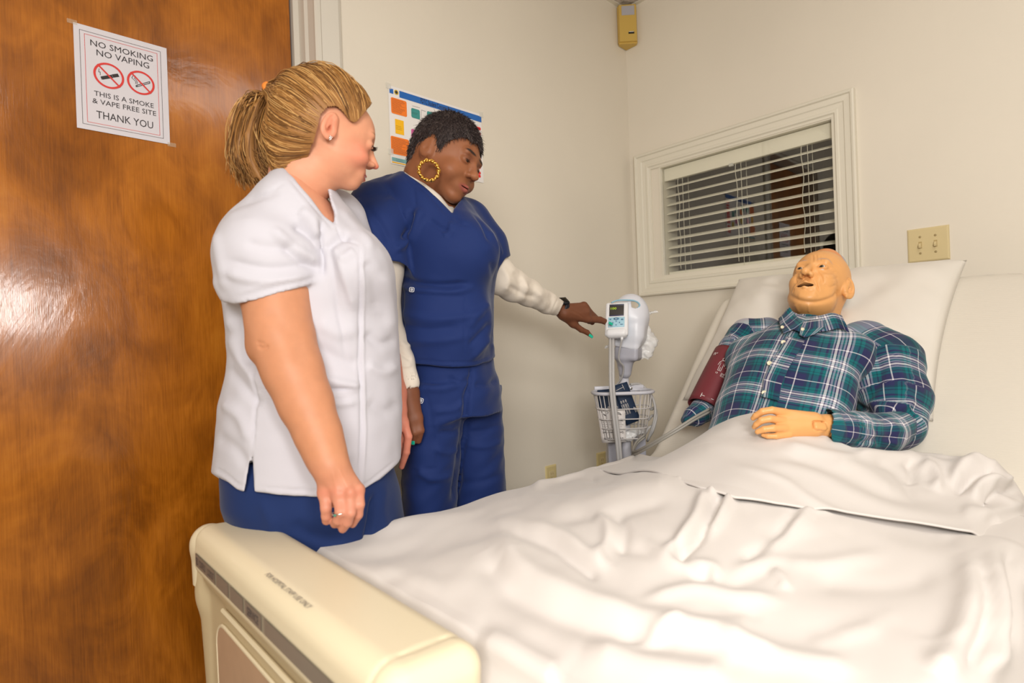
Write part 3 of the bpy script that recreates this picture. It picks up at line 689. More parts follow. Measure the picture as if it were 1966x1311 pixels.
MB().tube([(x-.004, y, z) for x, y, z in pp], .0035, 6, closed=True).o('insert_bead', M_CREAM, bed)

# mattress: flat, then bent up at the head
mt = []
def mrow(n=26):
    top = [(.445, .600), (.46, .620), (.50, .626)]+[(.50+1.12*i/10, .626+.014*max(0, i-6)/4) for i in range(1, 11)]
    for i in range(1, 7): a = math.radians(46*i/6); top.append((1.62+.11*math.sin(a), .64+.11*(1-math.cos(a))))
    x0, z0 = top[-1]
    for i in range(1, 11): top.append((x0+c_*.76*i/10, z0+s_*.76*i/10))
    return top
top = mrow(); tp = np.array(top); tg = np.gradient(tp, axis=0); tg /= np.linalg.norm(tg, axis=1)[:, None]; nn_ = np.stack([-tg[:, 1], tg[:, 0]], 1)
TH = .15; ring = []; ys = []
prof_y = [(0, 0, -.5)]
rr = .035; sec = []
for (cy, cd, a0) in ((mr_-rr, -rr, 0), (mr_-rr, -TH+rr, 270), (ml+rr, -TH+rr, 180), (ml+rr, -rr, 90)):
    for i in range(6):
        a = math.radians(a0+90-i*18); sec.append((cy+rr*math.cos(a), cd+rr*math.sin(a)))
top_pts = [(ml+rr+(mr_-ml-2*rr)*i/12, 0) for i in range(1, 12)]
sec = sec+top_pts
V = []; F = []; n = len(sec)
for k, ((x, z), nv) in enumerate(zip(tp, nn_)):
    e = min(k, len(tp)-1-k); sh = {0: .03, 1: .008}.get(e, 0)
    for y, d in sec: V.append((x+nv[0]*(d-sh*.2), y+(.66-y)*sh*.4, z+nv[1]*(d-sh*.2)))
for k in range(len(tp)-1):
    for j in range(n): F.append((k*n+j, k*n+(j+1) % n, (k+1)*n+(j+1) % n, (k+1)*n+j))
F.append(tuple(range(n))[::-1]); F.append(tuple((len(tp)-1)*n+j for j in range(n)))
mtr = ob('mattress', V, [f[::-1] for f in F], M_FITTED, label='mattress in a cream fitted sheet raised behind the patient dummy', category='mattress')
bev = mtr.modifiers.new('s', 'SUBSURF'); bev.levels = 2; bev.render_levels = 2

def BR(t, y, nrmd=0.0):                        # point on the raised backrest: t up the slope, y across, height off it
    return np.array([1.68+c_*t-s_*nrmd, y, .622+s_*t+c_*nrmd])
# pillow
def pillow(name, c_t, c_y, L_, Wd, T, rot, **k):
    n = 70; g = np.linspace(-1, 1, n); U, Vv = np.meshgrid(g, g, indexing='ij')
    hh = np.clip((1-np.abs(U)**3.0), 0, 1)*np.clip((1-np.abs(Vv)**3.0), 0, 1)
    th = T*hh**.42
    pin = 1-.06*(1-np.abs(Vv)**2)*np.abs(U)**8*0
    x = U*Wd/2*(1-.05*(1-Vv**2)*np.abs(U)); y = Vv*L_/2*(1-.06*(1-U**2)*np.abs(Vv))
    Q = np.stack([x.ravel(), y.ravel(), th.ravel()], 1)
    wr = wob(Q*np.array([1, .6, 1]), 34, 3)*.0032+wob(Q, 16, 5)*.005; 
    # folds running from the head dent
    Q[:, 2] += wr*np.clip(hh.ravel()*4, 0, 1)
    dent = np.exp(-((Q[:, 0]-.09)**2/.011+(Q[:, 1]-.03)**2/.012)); Q[:, 2] -= dent*.045*np.clip(hh.ravel()*4, 0, 1)
    for (p0, p1, wd_, h_) in ((( -.0, -.02), (-.30, -.17), .016, .007), ((-.03, -.05), (-.31, -.06), .013, -.006), ((.0, -.08), (-.26, -.22), .012, .006), ((-.10, -.12), (-.33, -.16), .010, .007), ((-.12, -.18), (-.34, -.20), .010, -.006), ((-.18, -.02), (-.33, -.10), .010, .006), ((.10, -.03), (-.12, -.23), .02, .007), ((.02, .10), (.24, .2), .016, .008), ((.0, .12), (.2, .23), .012, -.006)):
        d, t = polydist(Q[:, 0], Q[:, 1], [p0, p1]); Q[:, 2] += h_*np.exp(-(d/wd_)**2)*np.clip(np.minimum(t, 1-t)*5+.2, 0, 1)*np.clip(hh.ravel()*4, 0, 1)
    B = np.stack([x.ravel(), y.ravel(), -.25*th.ravel()], 1)
    N2 = n*n; Vt = np.vstack([Q, B]); F = []
    for i in range(n-1):
        for j in range(n-1):
            a = i*n+j; F.append((a, a+n, a+n+1, a+1)); F.append((N2+a, N2+a+1, N2+a+n+1, N2+a+n))
    for i in range(n-1):
        for a, b2 in ((i*n, (i+1)*n), ((i+1)*n+n-1, i*n+n-1), (i+1, i), ((n-1)*n+i, (n-1)*n+i+1)): F.append((a, b2, N2+b2, N2+a)[::-1])
    cr, sr = math.cos(rot), math.sin(rot)
    X = Vt[:, 0]*cr-Vt[:, 1]*sr; Y = Vt[:, 0]*sr+Vt[:, 1]*cr
    Wv = np.array([1.68, 0, .622])+np.outer(c_t+Y, (c_, 0, s_))+np.outer(c_y+X, (0, 1, 0))+np.outer(Vt[:, 2]+T*.25+.006, (-s_, 0, c_))
    return ob(name, Wv, F, mat('pillowcase', (220, 214, 204), .8, spec=.15, sheen=.2, bump=[(700, .15, .0005)]), **k)
pillow('pillow', .545, .70, .63, .74, .080, .03, label='white pillow with a creased case behind the patient dummy', category='pillow')

# the sheets over the patient: height field over the bed plus drops at both sides
ZM = .648
def body_h(X, Y):
    A = np.interp(X, [.5, .7, .9, 1.1, 1.3, 1.42, 1.52, 1.60, 1.7], [.0, .030, .055, .080, .125, .160, .195, .205, .19])
    wd = np.interp(X, [.5, .9, 1.3, 1.6], [.30, .29, .270, .250])
    q = np.abs(Y-.62)/wd; return A*np.exp(-q**2.6)
def sheet_grid(x0, xend, s0, s1, lift, h=.0062, seed=1):
    ns = int((s1-s0)/h)+1; sy = np.linspace(s0, s1, ns); Wh = .522; r = .05
    def cross(s):
        t = s-.635; a = abs(t); sg = math.copysign(1, t); f = Wh-r
        if a <= f: return s, 0.
        e = a-f
        if e < r*math.pi/2: th = e/r; return .635+sg*(f+r*math.sin(th)), -r*(1-math.cos(th))
        return .635+sg*(Wh+.02*math.sin((e-.08)*4)), -r-(e-r*math.pi/2)
    Yc = np.array([cross(s) for s in sy]); nx = int(1.35/h)
    V = np.zeros((nx, ns, 3))
    for j in range(ns):
        xe = xend(sy[j]); xs = np.linspace(x0, xe, nx); y, dz = Yc[j]
        V[:, j, 0] = xs; V[:, j, 1] = y; V[:, j, 2] = ZM+dz+lift
    V = V.reshape(-1, 3); d_in = np.clip((V[:, 2]-lift-ZM+.05)/.05, 0, 1)
    Q = V.copy()
    Q[:, 2] += body_h(Q[:, 0], Q[:, 1])*d_in
    side = 1-d_in                                        # ripples of the hanging parts
    Q[:, 1] += side*np.where(V[:, 1] > .66, 1, -1)*(.012*np.sin(V[:, 0]*31+2*np.sin(V[:, 0]*9))+.010)*np.clip((ZM-V[:, 2])*8, 0, 1)
    F = (np.arange(nx-1)[:, None]*ns+np.arange(ns-1)[None]).ravel(); F = np.stack([F, F+ns, F+ns+1, F+1], 1)
    return Q, F, d_in
BIG = [  # (outline in close-up pixels, width, height) of the folds one sees
 ([(965, 1020), (985, 1075), (1040, 1118), (1120, 1150), (1225, 1190), (1380, 1225), (1500, 1262)], 26, .012),
 ([(930, 1060), (960, 1110), (1040, 1160), (1150, 1200), (1300, 1250)], 30, -.010),
 ([(905, 1003), (1000, 1008), (1075, 1030), (1130, 1065), (1175, 1085)], 14, .010),
 ([(960, 1020), (1050, 1040), (1110, 1080), (1150, 1110)], 12, -.008),
 ([(1140, 985), (1165, 1010), (1165, 1045), (1140, 1070)], 12, .008),
 ([(1180, 985), (1200, 1020), (1190, 1060)], 12, -.006),
 ([(1270, 1062), (1300, 1050), (1335, 1000), (1352, 960), (1395, 925), (1410, 905)], 13, .014),
 ([(1290, 1075), (1330, 1045), (1365, 1000), (1380, 960), (1405, 930)], 9, -.011),
 ([(1350, 1030), (1385, 985), (1400, 950), (1400, 915)], 11, .012),
 ([(1310, 920), (1350, 935), (1360, 960)], 9, -.008),
 ([(1285, 868), (1300, 900), (1310, 925)], 7, .010), ([(1290, 866), (1330, 905), (1350, 915)], 8, -.007),
 ([(620, 1040), (760, 1010), (900, 985), (1000, 965)], 12, .006), ([(680, 1070), (830, 1040), (960, 1010)], 18, -.006),
 ([(1000, 975), (1120, 955), (1230, 935), (1290, 930)], 14, .006), ([(1060, 1000), (1180, 985), (1290, 960)], 12, -.005),
 ([(1455, 1060), (1520, 1020), (1560, 975), (1600, 980)], 13, .010), ([(1420, 1070), (1480, 1040), (1535, 985)], 11, -.007),
 ([(1400, 1100), (1480, 1075), (1600, 1080), (1700, 1060)], 14, .005), ([(1230, 1155), (1330, 1130), (1400, 1140), (1500, 1150)], 14, .006),
 ([(1480, 1090), (1500, 1110), (1510, 1130)], 10, .006), ([(1240, 1040), (1290, 1080), (1370, 1090), (1360, 1110)], 12, .007),
 ([(1290, 1040), (1330, 1100), (1370, 1110)], 12, -.006), ([(1380, 1220), (1500, 1262), (1640, 1290)], 22, .007), ([(1120, 1240), (1280, 1290), (1400, 1311)], 34, .010),
 ([(1560, 1110), (1680, 1120), (1800, 1105)], 20, -.004), ([(640, 1100), (750, 1100), (850, 1130)], 22, .005),
 ([(1020, 940), (1055, 915), (1110, 900), (1160, 905)], 10, .012), ([(1060, 925), (1110, 915), (1150, 920)], 8, -.010), ([(1050, 900), (1080, 888), (1140, 880)], 12, .014), ([(1200, 872), (1235, 868), (1245, 885)], 9, .010),
 ([(1850, 1060), (1870, 1150), (1830, 1250), (1800, 1311)], 30, .012), ([(1900, 1060), (1925, 1180), (1900, 1300)], 24, .012), ([(1885, 1080), (1895, 1180), (1860, 1290)], 16, -.010),
 ([(1940, 1040), (1950, 1140), (1950, 1250)], 18, -.012), ([(920, 1215), (1010, 1262), (1080, 1300)], 26, .009)]
R_ = np.random.default_rng(5)
for i in range(26):
    x, y = R_.uniform(950, 1850), R_.uniform(930, 1290); a = R_.uniform(-.5, .35); L_ = R_.uniform(60, 170)
    BIG.append(([(x, y), (x+L_*.5*math.cos(a), y+L_*.5*math.sin(a)+R_.uniform(-10, 10)), (x+L_*math.cos(a), y+L_*math.sin(a))], R_.uniform(9, 22), R_.uniform(-.0035, .0045)))
def xe_base(y): return np.interp(y, [-.4, .1, .3, .42, .5, .64, .75, .9, 1.05, 1.2, 1.5], [1.55, 1.60, 1.55, 1.42, 1.38, 1.45, 1.40, 1.43, 1.56, 1.62, 1.60])
def xf(y): return np.interp(y, [-.4, .02, .18, .275, .348, .406, .457, .52, .60, .72, .86, 1.05, 1.3], [1.46, 1.42, 1.36, 1.275, 1.20, 1.135, 1.095, 1.06, 1.07, 1.12, 1.20, 1.32, 1.36])
def relief(Q, F, strokes, d_in, nz=1.0):
    cov = np.clip((Q[:, 0]-xf(Q[:, 1]))/.03, 0, 1)*np.clip((1.10-Q[:, 1])/.03, 0, 1); Q0 = Q.copy()
    Vc = CC(Q); Vc = folds(Vc, F, [(a_, b_, c_*1.35) for a_, b_, c_ in strokes])
    Q2 = W(Vc); q = Q2[:, :2]*1.0
    P3 = np.stack([Q2[:, 0], Q2[:, 1], 0*q[:, 0]], 1)
    Q2[:, 2] += nz*(.0035*wob(P3, 12, 11)+.0016*wob(P3, 30, 12))*np.clip(d_in, .2, 1)
    Q0[:, 2] -= .006
    return Q2*(1-cov)[:, None]+Q0*cov[:, None]
Q, F, dI = sheet_grid(.445, xe_base, -.20, 1.32, 0.)
F = F[:, ::1]
Q[:, 2] -= .05*np.clip((.475-Q[:, 0])/.03, 0, 1)
Q = relief(Q, F, BIG, dI)
bs = ob('bed_sheet', Q, F, M_LINEN, label='rumpled white bed sheet spread over the mattress and hanging at both sides', category='sheet')
m = bs.modifiers.new('t', 'SOLIDIFY'); m.thickness = .0015; m.offset = -1
# folded-back top sheet over the lap
def xt(y): return np.interp(y, [-.4, .05, .17, .28, .35, .40, .43, .47, .52, .58, .64, .70, .76, .84, .92, 1.0, 1.1, 1.3], [1.70, 1.74, 1.74, 1.70, 1.64, 1.53, 1.47, 1.45, 1.46, 1.52, 1.545, 1.53, 1.50, 1.48, 1.50, 1.55, 1.60, 1.6])
def top_grid(h=.0055):
    ys_ = np.linspace(.06, 1.12, int(1.06/h)); nx = 120; V = np.zeros((nx, len(ys_), 3))
    for j, y in enumerate(ys_):
        xs = np.linspace(xf(y), xt(y), nx); V[:, j, 0] = xs; V[:, j, 1] = y; V[:, j, 2] = ZM+np.interp(y, [.55, .75], [.010, .005])
    V = V.reshape(-1, 3); V[:, 2] += body_h(V[:, 0], V[:, 1])
    e = np.clip((np.abs(V[:, 1]-.64)-.40)/.07, 0, 1); V[:, 2] -= .004*e; dr_ = np.clip(.20-V[:, 1], 0, 1); V[:, 2] -= dr_**1.3*1.6; V[:, 1] += dr_*.45
    ns = len(ys_); F = (np.arange(nx-1)[:, None]*ns+np.arange(ns-1)[None]).ravel(); return V, np.stack([F, F+ns, F+ns+1, F+1], 1), nx, ns
Q, F, nx, ns = top_grid()
# bunched cloth at the right-hand side
bun = np.exp(-(((Q[:, 0]-1.66)/.10)**2+((Q[:, 1]-.20)/.16)**2)); Q[:, 2] += .075*bun
TOPF = [([(1400, 890), (1500, 922), (1560, 962), (1645, 998), (1760, 1015), (1890, 1026)], 9, .006),
 ([(1445, 885), (1540, 900), (1640, 950), (1740, 985), (1850, 1000)], 14, .006), ([(1480, 870), (1600, 905), (1700, 950), (1800, 965)], 12, -.005),
 ([(1330, 850), (1400, 855), (1480, 868), (1560, 862)], 13, .005), ([(1300, 860), (1360, 835), (1420, 815)], 12, .005), ([(1350, 800), (1400, 785), (1440, 782)], 10, -.003),
 ([(1600, 880), (1660, 905), (1720, 950)], 12, .007), ([(1680, 885), (1720, 905), (1760, 960)], 10, -.008),
 ([(1765, 885), (1790, 900), (1800, 925), (1790, 945)], 13, .018), ([(1740, 880), (1752, 905), (1750, 930)], 9, -.012),
 ([(1820, 935), (1850, 900), (1880, 880), (1925, 868), (1955, 880)], 13, .020), ([(1835, 950), (1870, 915), (1910, 900)], 8, -.016),
 ([(1865, 960), (1895, 925), (1950, 915)], 10, .016), ([(1880, 975), (1920, 945), (1966, 935)], 9, -.014), ([(1840, 985), (1900, 985), (1966, 960)], 13, .014),
 ([(1900, 1010), (1940, 1000), (1975, 1005)], 14, .010), ([(1640, 870), (1700, 872), (1760, 878)], 9, .010), ([(1500, 850), (1580, 870), (1650, 880)], 9, .006)]
Vc = folds(CC(Q), F, TOPF); Q = W(Vc); P3 = Q*np.array([1, 1, 0]); Q[:, 2] += .0018*wob(P3, 22, 21)+.004*bun*wob(P3, 60, 22)
# turned edge and thickness
ts = ob('top_sheet', Q, F, M_LINEN, label='white top sheet folded back across the lap of the patient dummy', category='sheet')
m = ts.modifiers.new('t', 'SOLIDIFY'); m.thickness = .004; m.offset = -1

# ------------------------------------------------------------------ figures: shared builders
def skinmat(name, base, rough=.45, sss=.12, vary=.04):
    return mat(name, base, rough, spec=.35, vcol=True, sss=sss, bump=[(700, .10, .0004), (130, .06, .0008)], vary=(45, vary))
def frame(f, u):
    f = nrm(f); u = np.asarray(u, float); u = nrm(u-f*(u@f)); r = np.cross(f, u); return np.array([r, f, u])
HEADBOX = ((-.105, -.135, -.20), (.105, .135, .15))
def head_vol(O, A, sc, h=.0018, kind='a', lo=HEADBOX[0], hi=HEADBOX[1]):
    """head in its own axes: x to the person's right, y to the face, z up; sc scales it"""
    v = Vol(lo, hi, h, np.asarray(O, float), A/sc)
    v.ell((0, -.016, .034), (.074, .093, .083)); v.ell((0, .026, .004), (.062, .066, .086), .02)
    if kind == 'a':                                   # young woman, smiling
        v.ell((0, .030, -.050), (.052, .054, .056), .02); v.ell((0, .064, -.092), (.021, .020, .017), .02)
        for s in (-1, 1): v.ell((s*.037, .060, -.032), (.024, .026, .022), .018)
        v.ell((0, .074, -.064), (.029, .018, .022), .016)
        v.ell((0, .034, .036), (.056, .060, .052), .02)
        nt, nr = (0, .110, -.024), .0088
    elif kind == 'b':                                 # fuller face
        v.ell((0, .028, -.050), (.060, .058, .058), .02); v.ell((0, .066, -.100), (.025, .022, .019), .022)
        for s in (-1, 1): v.ell((s*.042, .056, -.038), (.027, .028, .028), .02)
        v.ell((0, .076, -.066), (.031, .019, .024), .016)
        nt, nr = (0, .106, -.022), .0120
    else:                                             # elderly dummy
        v.ell((0, -.006, .050), (.0765, .088, .077), .02)
        v.ell((0, .026, -.052), (.063, .058, .062), .02); v.ell((0, .062, -.100), (.030, .024, .022), .03); v.ell((0, .020, -.075), (.056, .050, .040), .03)
        for s in (-1, 1): v.ell((s*.040, .056, -.024), (.020, .022, .018), .024)
        v.ell((0, .074, -.066), (.034, .020, .028), .016)
        nt, nr = (0, .114, -.030), .0125
    v.cone((0, .084, .020), nt, .0075, nr, .012)
    for s in (-1, 1): v.ell((s*(nr+.0015), nt[1]-.013, nt[2]-.004), (.0075, .011, .008), .006)
    for s in (-1, 1): v.ell((s*.0062, nt[1]-.006, nt[2]-.0125), (.0032, .0055, .0036), .002, '-')
    bq = .0062 if kind == 'a' else .009; v.cone((-.036, .080, .030), (.036, .080, .030), bq, bq, .016)
    for s in (-1, 1): v.ell((s*.031, .101, .010), (.0165, .015, .0105), .012, '-')
    for s in (-1, 1):
        v.ell((s*.031, .0775, .009), (.0150, .0135, .0120), .004)
        op = {'a': .0020, 'b': .0017, 'c': .0056}[kind]; dz = {'a': -.003, 'b': -.003, 'c': 0}[kind]
        v.ell((s*.031, .0915, .009+dz), (.0120, .0070, op), .0016, '-')
    ny = {'a': .092, 'b': .095, 'c': .094}[kind]; mz = -.064
    if kind == 'c':
        for s in (-1, 1):
            v.cone((s*.026, ny-.009, mz-.005), (0, ny+.003, mz+.007), .0036, .0042, .005); v.cone((s*.026, ny-.009, mz-.006), (0, ny+.001, mz-.0105), .0036, .0048, .005)
            v.cone((s*.017, nt[1]-.018, nt[2]-.002), (s*.034, ny-.016, mz-.012), .0022, .0016, .006, '-')       # nose-to-mouth crease
            for dz, ln in ((-.012, .017), (-.019, .015)): v.cone((s*.020, .093, .009+dz), (s*(.020+ln), .086, .009+dz-.003), .0012, .0010, .003, '-')
        v.ell((0, ny-.002, mz-.003), (.0220, .022, .0074), .0015, '-')
        for z, k in ((.050, .5), (.058, .7), (.067, .6)): v.cone((-.028*k, .0935-.010*(z-.05)/.02, z), (.028*k, .0935-.010*(z-.05)/.02, z), .0009, .0009, .002, '-')
    else:
        up, lw = (.0036, .0042) if kind == 'a' else (.0056, .0072)
        wd = .026 if kind == 'a' else .025; cz = .005 if kind == 'a' else .001
        for s in (-1, 1):
            v.cone((s*wd, ny-.014, mz+cz), (0, ny+.001, mz+.003), .0025, up, .004); v.cone((s*wd, ny-.014, mz+cz-.001), (0, ny-.001, mz-.0075), .0025, lw, .004)
        v.ell((0, ny, mz-.0015), (.021, .010, .0014), .001, '-')
    for s in (-1, 1):                                 # ears
        a = math.radians(22 if kind != 'c' else 34); c, q = math.cos(a), math.sin(a)
        R = np.array([(c, s*q*1.0, 0), (-s*q, c, 0), (0, 0, 1)]); big = {'a': 1.0, 'b': .84, 'c': 1.22}[kind]
        E0 = np.array([s*(.079+.002*(kind == 'c')), -.012, .002])
        t = math.radians(-12); R2 = np.array([(1, 0, 0), (0, math.cos(t), math.sin(t)), (0, -math.sin(t), math.cos(t))])@R
        v.ell(E0, (.0068*big, .0175*big, .031*big), .004, '+', R2)
        ef = lambda x, y, z: E0+s*x*R2[0]+y*big*R2[1]+z*big*R2[2]
        v.ell(ef(.0062, .0022, .0035), (.0085, .0128*big, .0235*big), .0016, '-', R2)
        v.ell(ef(.0008, -.0030, .0040), (.0046, .0090*big, .0155*big), .002, '+', R2)
        v.ell(ef(.0050, .0045, -.0050), (.0105, .0066*big, .0092*big), .0016, '-', R2)
        v.ell(ef(.0055, .0020, .0145), (.0075, .0045*big, .0060*big), .0016, '-', R2)
        v.ell(ef(.001, .006, -.026), (.0046, .0078, .0078), .004, '+')
        v.ell(ef(.002, .0145, -.006), (.0045, .0042, .0065), .003, '+')
        v.cone(E0+np.array([-s*.002, .008, .018]), E0+np.array([-s*.003, .010, -.018]), .006, .006, .006)
    return v
def shorten(V, k=.13):
    V = V.copy(); z = V[:, 2]; V[:, 2] = np.where(z < 0, np.where(z > -.105, z*(1-k), z+.105*k), z); return V
def head_local(v, V): return (V-v.O)@(v.A.T*1.0)      # points in W axes -> head axes
def from_local(v, V):
    s2 = 1/np.linalg.norm(v.A[0]); A = v.A*s2; return v.O+(V*s2)@A
def eyes(v, par, iris, sc=1.0, look=(0, 1, 0)):
    M_SCL = mat('eye_white', (222, 214, 206), .15); M_IR = mat('iris', iris, .2); M_PU = mat('pupil', (10, 8, 8), .1)
    for s in (-1, 1):
        c = np.array([s*.031, .0775, .009]); g = MB(); lk = nrm(np.array(look)+np.array([-s*.03, 0, 0]))
        th = np.linspace(0, math.pi, 13)
        g.lathe([(max(.0119*math.sin(t), 1e-5), -.0119*math.cos(t)) for t in th], (0, 0, 0), lk, 20); V, F = g.get()
        o = ob('eye', W(from_local(v, V+c)), F, M_SCL, par)
        for nm, rr, off, m in (('iris', .0064, .0003, M_IR), ('pupil', .0028, .0007, M_PU)):
            g = MB(); d = math.sqrt(.0119**2-rr**2)+off; g.lathe([(rr, d-.0005), (rr*.98, d), (rr*.5, d+(.0119-d)*.75+off*.2), (.0001, .0119+off)], (0, 0, 0), lk, 20); V, F = g.get()
            ob(nm, W(from_local(v, V+c)), F, m, o)
def join(parts):
    V = []; F = []; n = 0; C = []
    for p in parts:
        V.append(p[0]); F.append(np.asarray(p[1])+n); C.append(p[2]); n += len(p[0])
    return np.vstack(V), np.vstack(F), np.vstack(C)
def tubes(paths, radii, sides=3):
    """many thin strands as one mesh; paths (n, m, 3), radii (m,)"""
    n, m, _ = paths.shape; T = np.gradient(paths, axis=1); T /= np.linalg.norm(T, axis=2)[..., None]+1e-12
    ref = np.array([.31, .52, .79]); A = np.cross(T, ref); A /= np.linalg.norm(A, axis=2)[..., None]+1e-12; B = np.cross(T, A)
    th = np.arange(sides)/sides*2*math.pi; r = np.broadcast_to(radii, (n, m))
    V = paths[:, :, None]+r[:, :, None, None]*(A[:, :, None]*np.cos(th)[:, None]+B[:, :, None]*np.sin(th)[:, None])
    ii = (np.arange(n)[:, None, None]*m+np.arange(m-1)[None, :, None])*sides; j = np.arange(sides)[None, None]; k = (j+1) % sides
    F = np.stack([ii+j, ii+k, ii+sides+k, ii+sides+j], -1).reshape(-1, 4); return V.reshape(-1, 3), F
def finger(pts): return [(P(x, y, Z), r*Z/FPX) for x, y, Z, r in pts]
def L_(*a): return finger(a)
def scrub(name, c): return mat(name, c, .8, spec=.2, sheen=.12, bump=[(1100, .2, .0004), (60, .12, .0015)])

# ================================================================== woman in white scrubs
p1 = root('person', W(P(600, 1500, 1.30)[None])[0]*np.array([1, 1, 0]), label='woman with a blond ponytail in a white scrub top and navy trousers', category='person')
SK1 = skinmat('fair_skin', (214, 150, 118), .48); SKc = np.array(lin((216, 152, 120))[:3])
A1 = frame((.85, .48, -.19), (.18, .06, .98)); sc1 = 1.0
O1 = P(632, 242, 1.145)-A1.T@np.array([.078, -.012, .002])*sc1
hv = head_vol(O1, A1, sc1, .0018, 'a', (-.105, -.14, -.22), (.105, .135, .145))
def loc(v, p): return v.L(p)
nk = [(loc(hv, P(590, 285, 1.215)), .052), (loc(hv, P(572, 350, 1.22)), .056), (loc(hv, P(560, 420, 1.23)), .062)]
for (a, ra), (b_, rb) in zip(nk[:-1], nk[1:]): hv.cone(a, b_, ra, rb, .025)
hv.cone(loc(hv, P(640, 300, 1.21)), loc(hv, P(600, 352, 1.22)), .036, .045, .03)
V, F = hv.mesh(); col = np.tile(SKc, (len(V), 1)); Vraw = V
col = mixc(col, .55*blob(V, (.050, .065, -.030), (.03, .04, .03))+.0, (222, 128, 104)); col = mixc(col, .55*blob(V, (-.050, .065, -.030), (.03, .04, .03)), (222, 128, 104))
col = mixc(col, .7*blob(V, (0, .115, -.030), (.014, .012, .012)), (216, 112, 92))
col = mixc(col, .8*blob(V, (0, .092, -.066), (.027, .016, .0095), .5), (176, 74, 66)); col = mixc(col, .95*blob(V, (0, .092, -.0655), (.018, .013, .0022), .6), (235, 225, 215))
for s in (-1, 1):
    col = mixc(col, .75*blob(V, (s*.031, .088, .034), (.018, .012, .0028), .8), (120, 84, 50)); col = mixc(col, .9*blob(V, (s*.031, .092, .0085), (.0145, .008, .0022), .6), (40, 28, 24))
    col = mixc(col, .35*blob(V, (s*.083, -.010, .0), (.01, .02, .03)), (214, 110, 88)); col = mixc(col, .6*blob(V, (s*.007, .104, -.037), (.005, .007, .005)), (120, 40, 36))
parts = [(from_local(hv, shorten(V, .17)), F, col)]
# lashes
ls_ = []
for s in (-1, 1):
    for i in range(14):
        t = i/13; a = np.array([s*(.019+.024*t), .0925-.006*abs(t-.4), .006]); tip = a+np.array([s*(.002+.004*t), .0085, -.0015+.002*t]); mid = (a+tip)/2+np.array([0, 0, -.0015]); ls_.append([a, mid, tip])
ls_ = np.array(ls_); Vl, Fl = tubes(ls_, np.array([.0006, .0005, .0002])); 
# chest under the top
v = Vol((-.62, .98, .18), (-.15, 1.46, .45), .005); v.stack([(345, 545, 602, .055, 1.22), (385, 510, 640, .12, 1.24), (430, 480, 670, .15, 1.25), (500, 450, 690, .14, 1.25)])
V, F = v.mesh(); parts.append((V, F, np.tile(SKc, (len(V), 1))))
# right arm and hand
v = Vol((-.60, .92, -.42), (-.24, 1.24, .26), .0026)
v.limb(L_((524, 450, 1.15, 54), (530, 560, 1.125, 60), (536, 625, 1.105, 54), (546, 665, 1.095, 52), (564, 715, 1.08, 50), (588, 775, 1.065, 45), (612, 835, 1.05, 38), (628, 880, 1.04, 31), (636, 900, 1.03, 30)), .03)
v.ell(P(500, 668, 1.10), (.018, .022, .020), .03)
v.cone(P(494, 661, 1.098), P(512, 655, 1.072), .0035, .003, .006, '-')
for a, b_, ra, rb in (((632, 892, 1.035), (624, 945, 1.025), 24, 15), ((636, 892, 1.03), (650, 950, 1.018), 26, 15), ((642, 892, 1.035), (672, 948, 1.018), 24, 14.5), ((646, 895, 1.045), (688, 940, 1.03), 22, 12)):
    v.cone(P(*a), P(*b_), ra/FPX, rb/FPX, .010)
for pts in (((624, 945, 1.025, 13), (626, 975, 1.012, 10.5), (627, 990, 1.018, 10), (627, 999, 1.026, 9)), ((650, 950, 1.018, 13), (654, 982, 1.000, 10.5), (649, 998, 1.010, 10), (643, 1005, 1.022, 9)),
            ((672, 948, 1.018, 12.5), (673, 984, 1.000, 10), (667, 1002, 1.008, 9.5), (658, 1015, 1.020, 8.5)), ((688, 940, 1.03, 11), (691, 968, 1.015, 9), (688, 988, 1.02, 8.5), (677, 1006, 1.032, 7.5))):
    v.limb(L_(*pts), .003, k0=.006)
for (x, y, Z) in ((625, 942, 1.018), (650, 947, 1.009), (673, 945, 1.009), (689, 938, 1.022)): v.ell(P(x, y, Z), (.007, .007, .008), .008)
v.limb(L_((622, 905, 1.055, 16), (628, 940, 1.075, 11), (640, 965, 1.075, 9)), .008)     # thumb, on the palm side
V, F = v.mesh(); c = np.tile(np.array(lin((196, 136, 101))[:3]), (len(V), 1)); u_, w_ = proj(V)
c = mixc(c, np.clip((w_-870)/100, 0, 1)*.8, (202, 136, 114)); c = mixc(c, np.exp(-((w_-945)/10)**2)*.25*(w_ > 900), (206, 112, 92)); V = folds(V, F, [([(494, 664), (505, 668), (516, 664)], 3.5, -.003), ([(492, 656), (508, 660)], 3, -.002), ([(640, 905), (646, 940)], 3, .0012), ([(650, 900), (668, 936)], 3, .0012), ([(648, 944), (656, 944)], 2, -.001), ([(500, 590), (560, 640), (580, 700)], 16, -.002)])
parts.append((V, F, c))
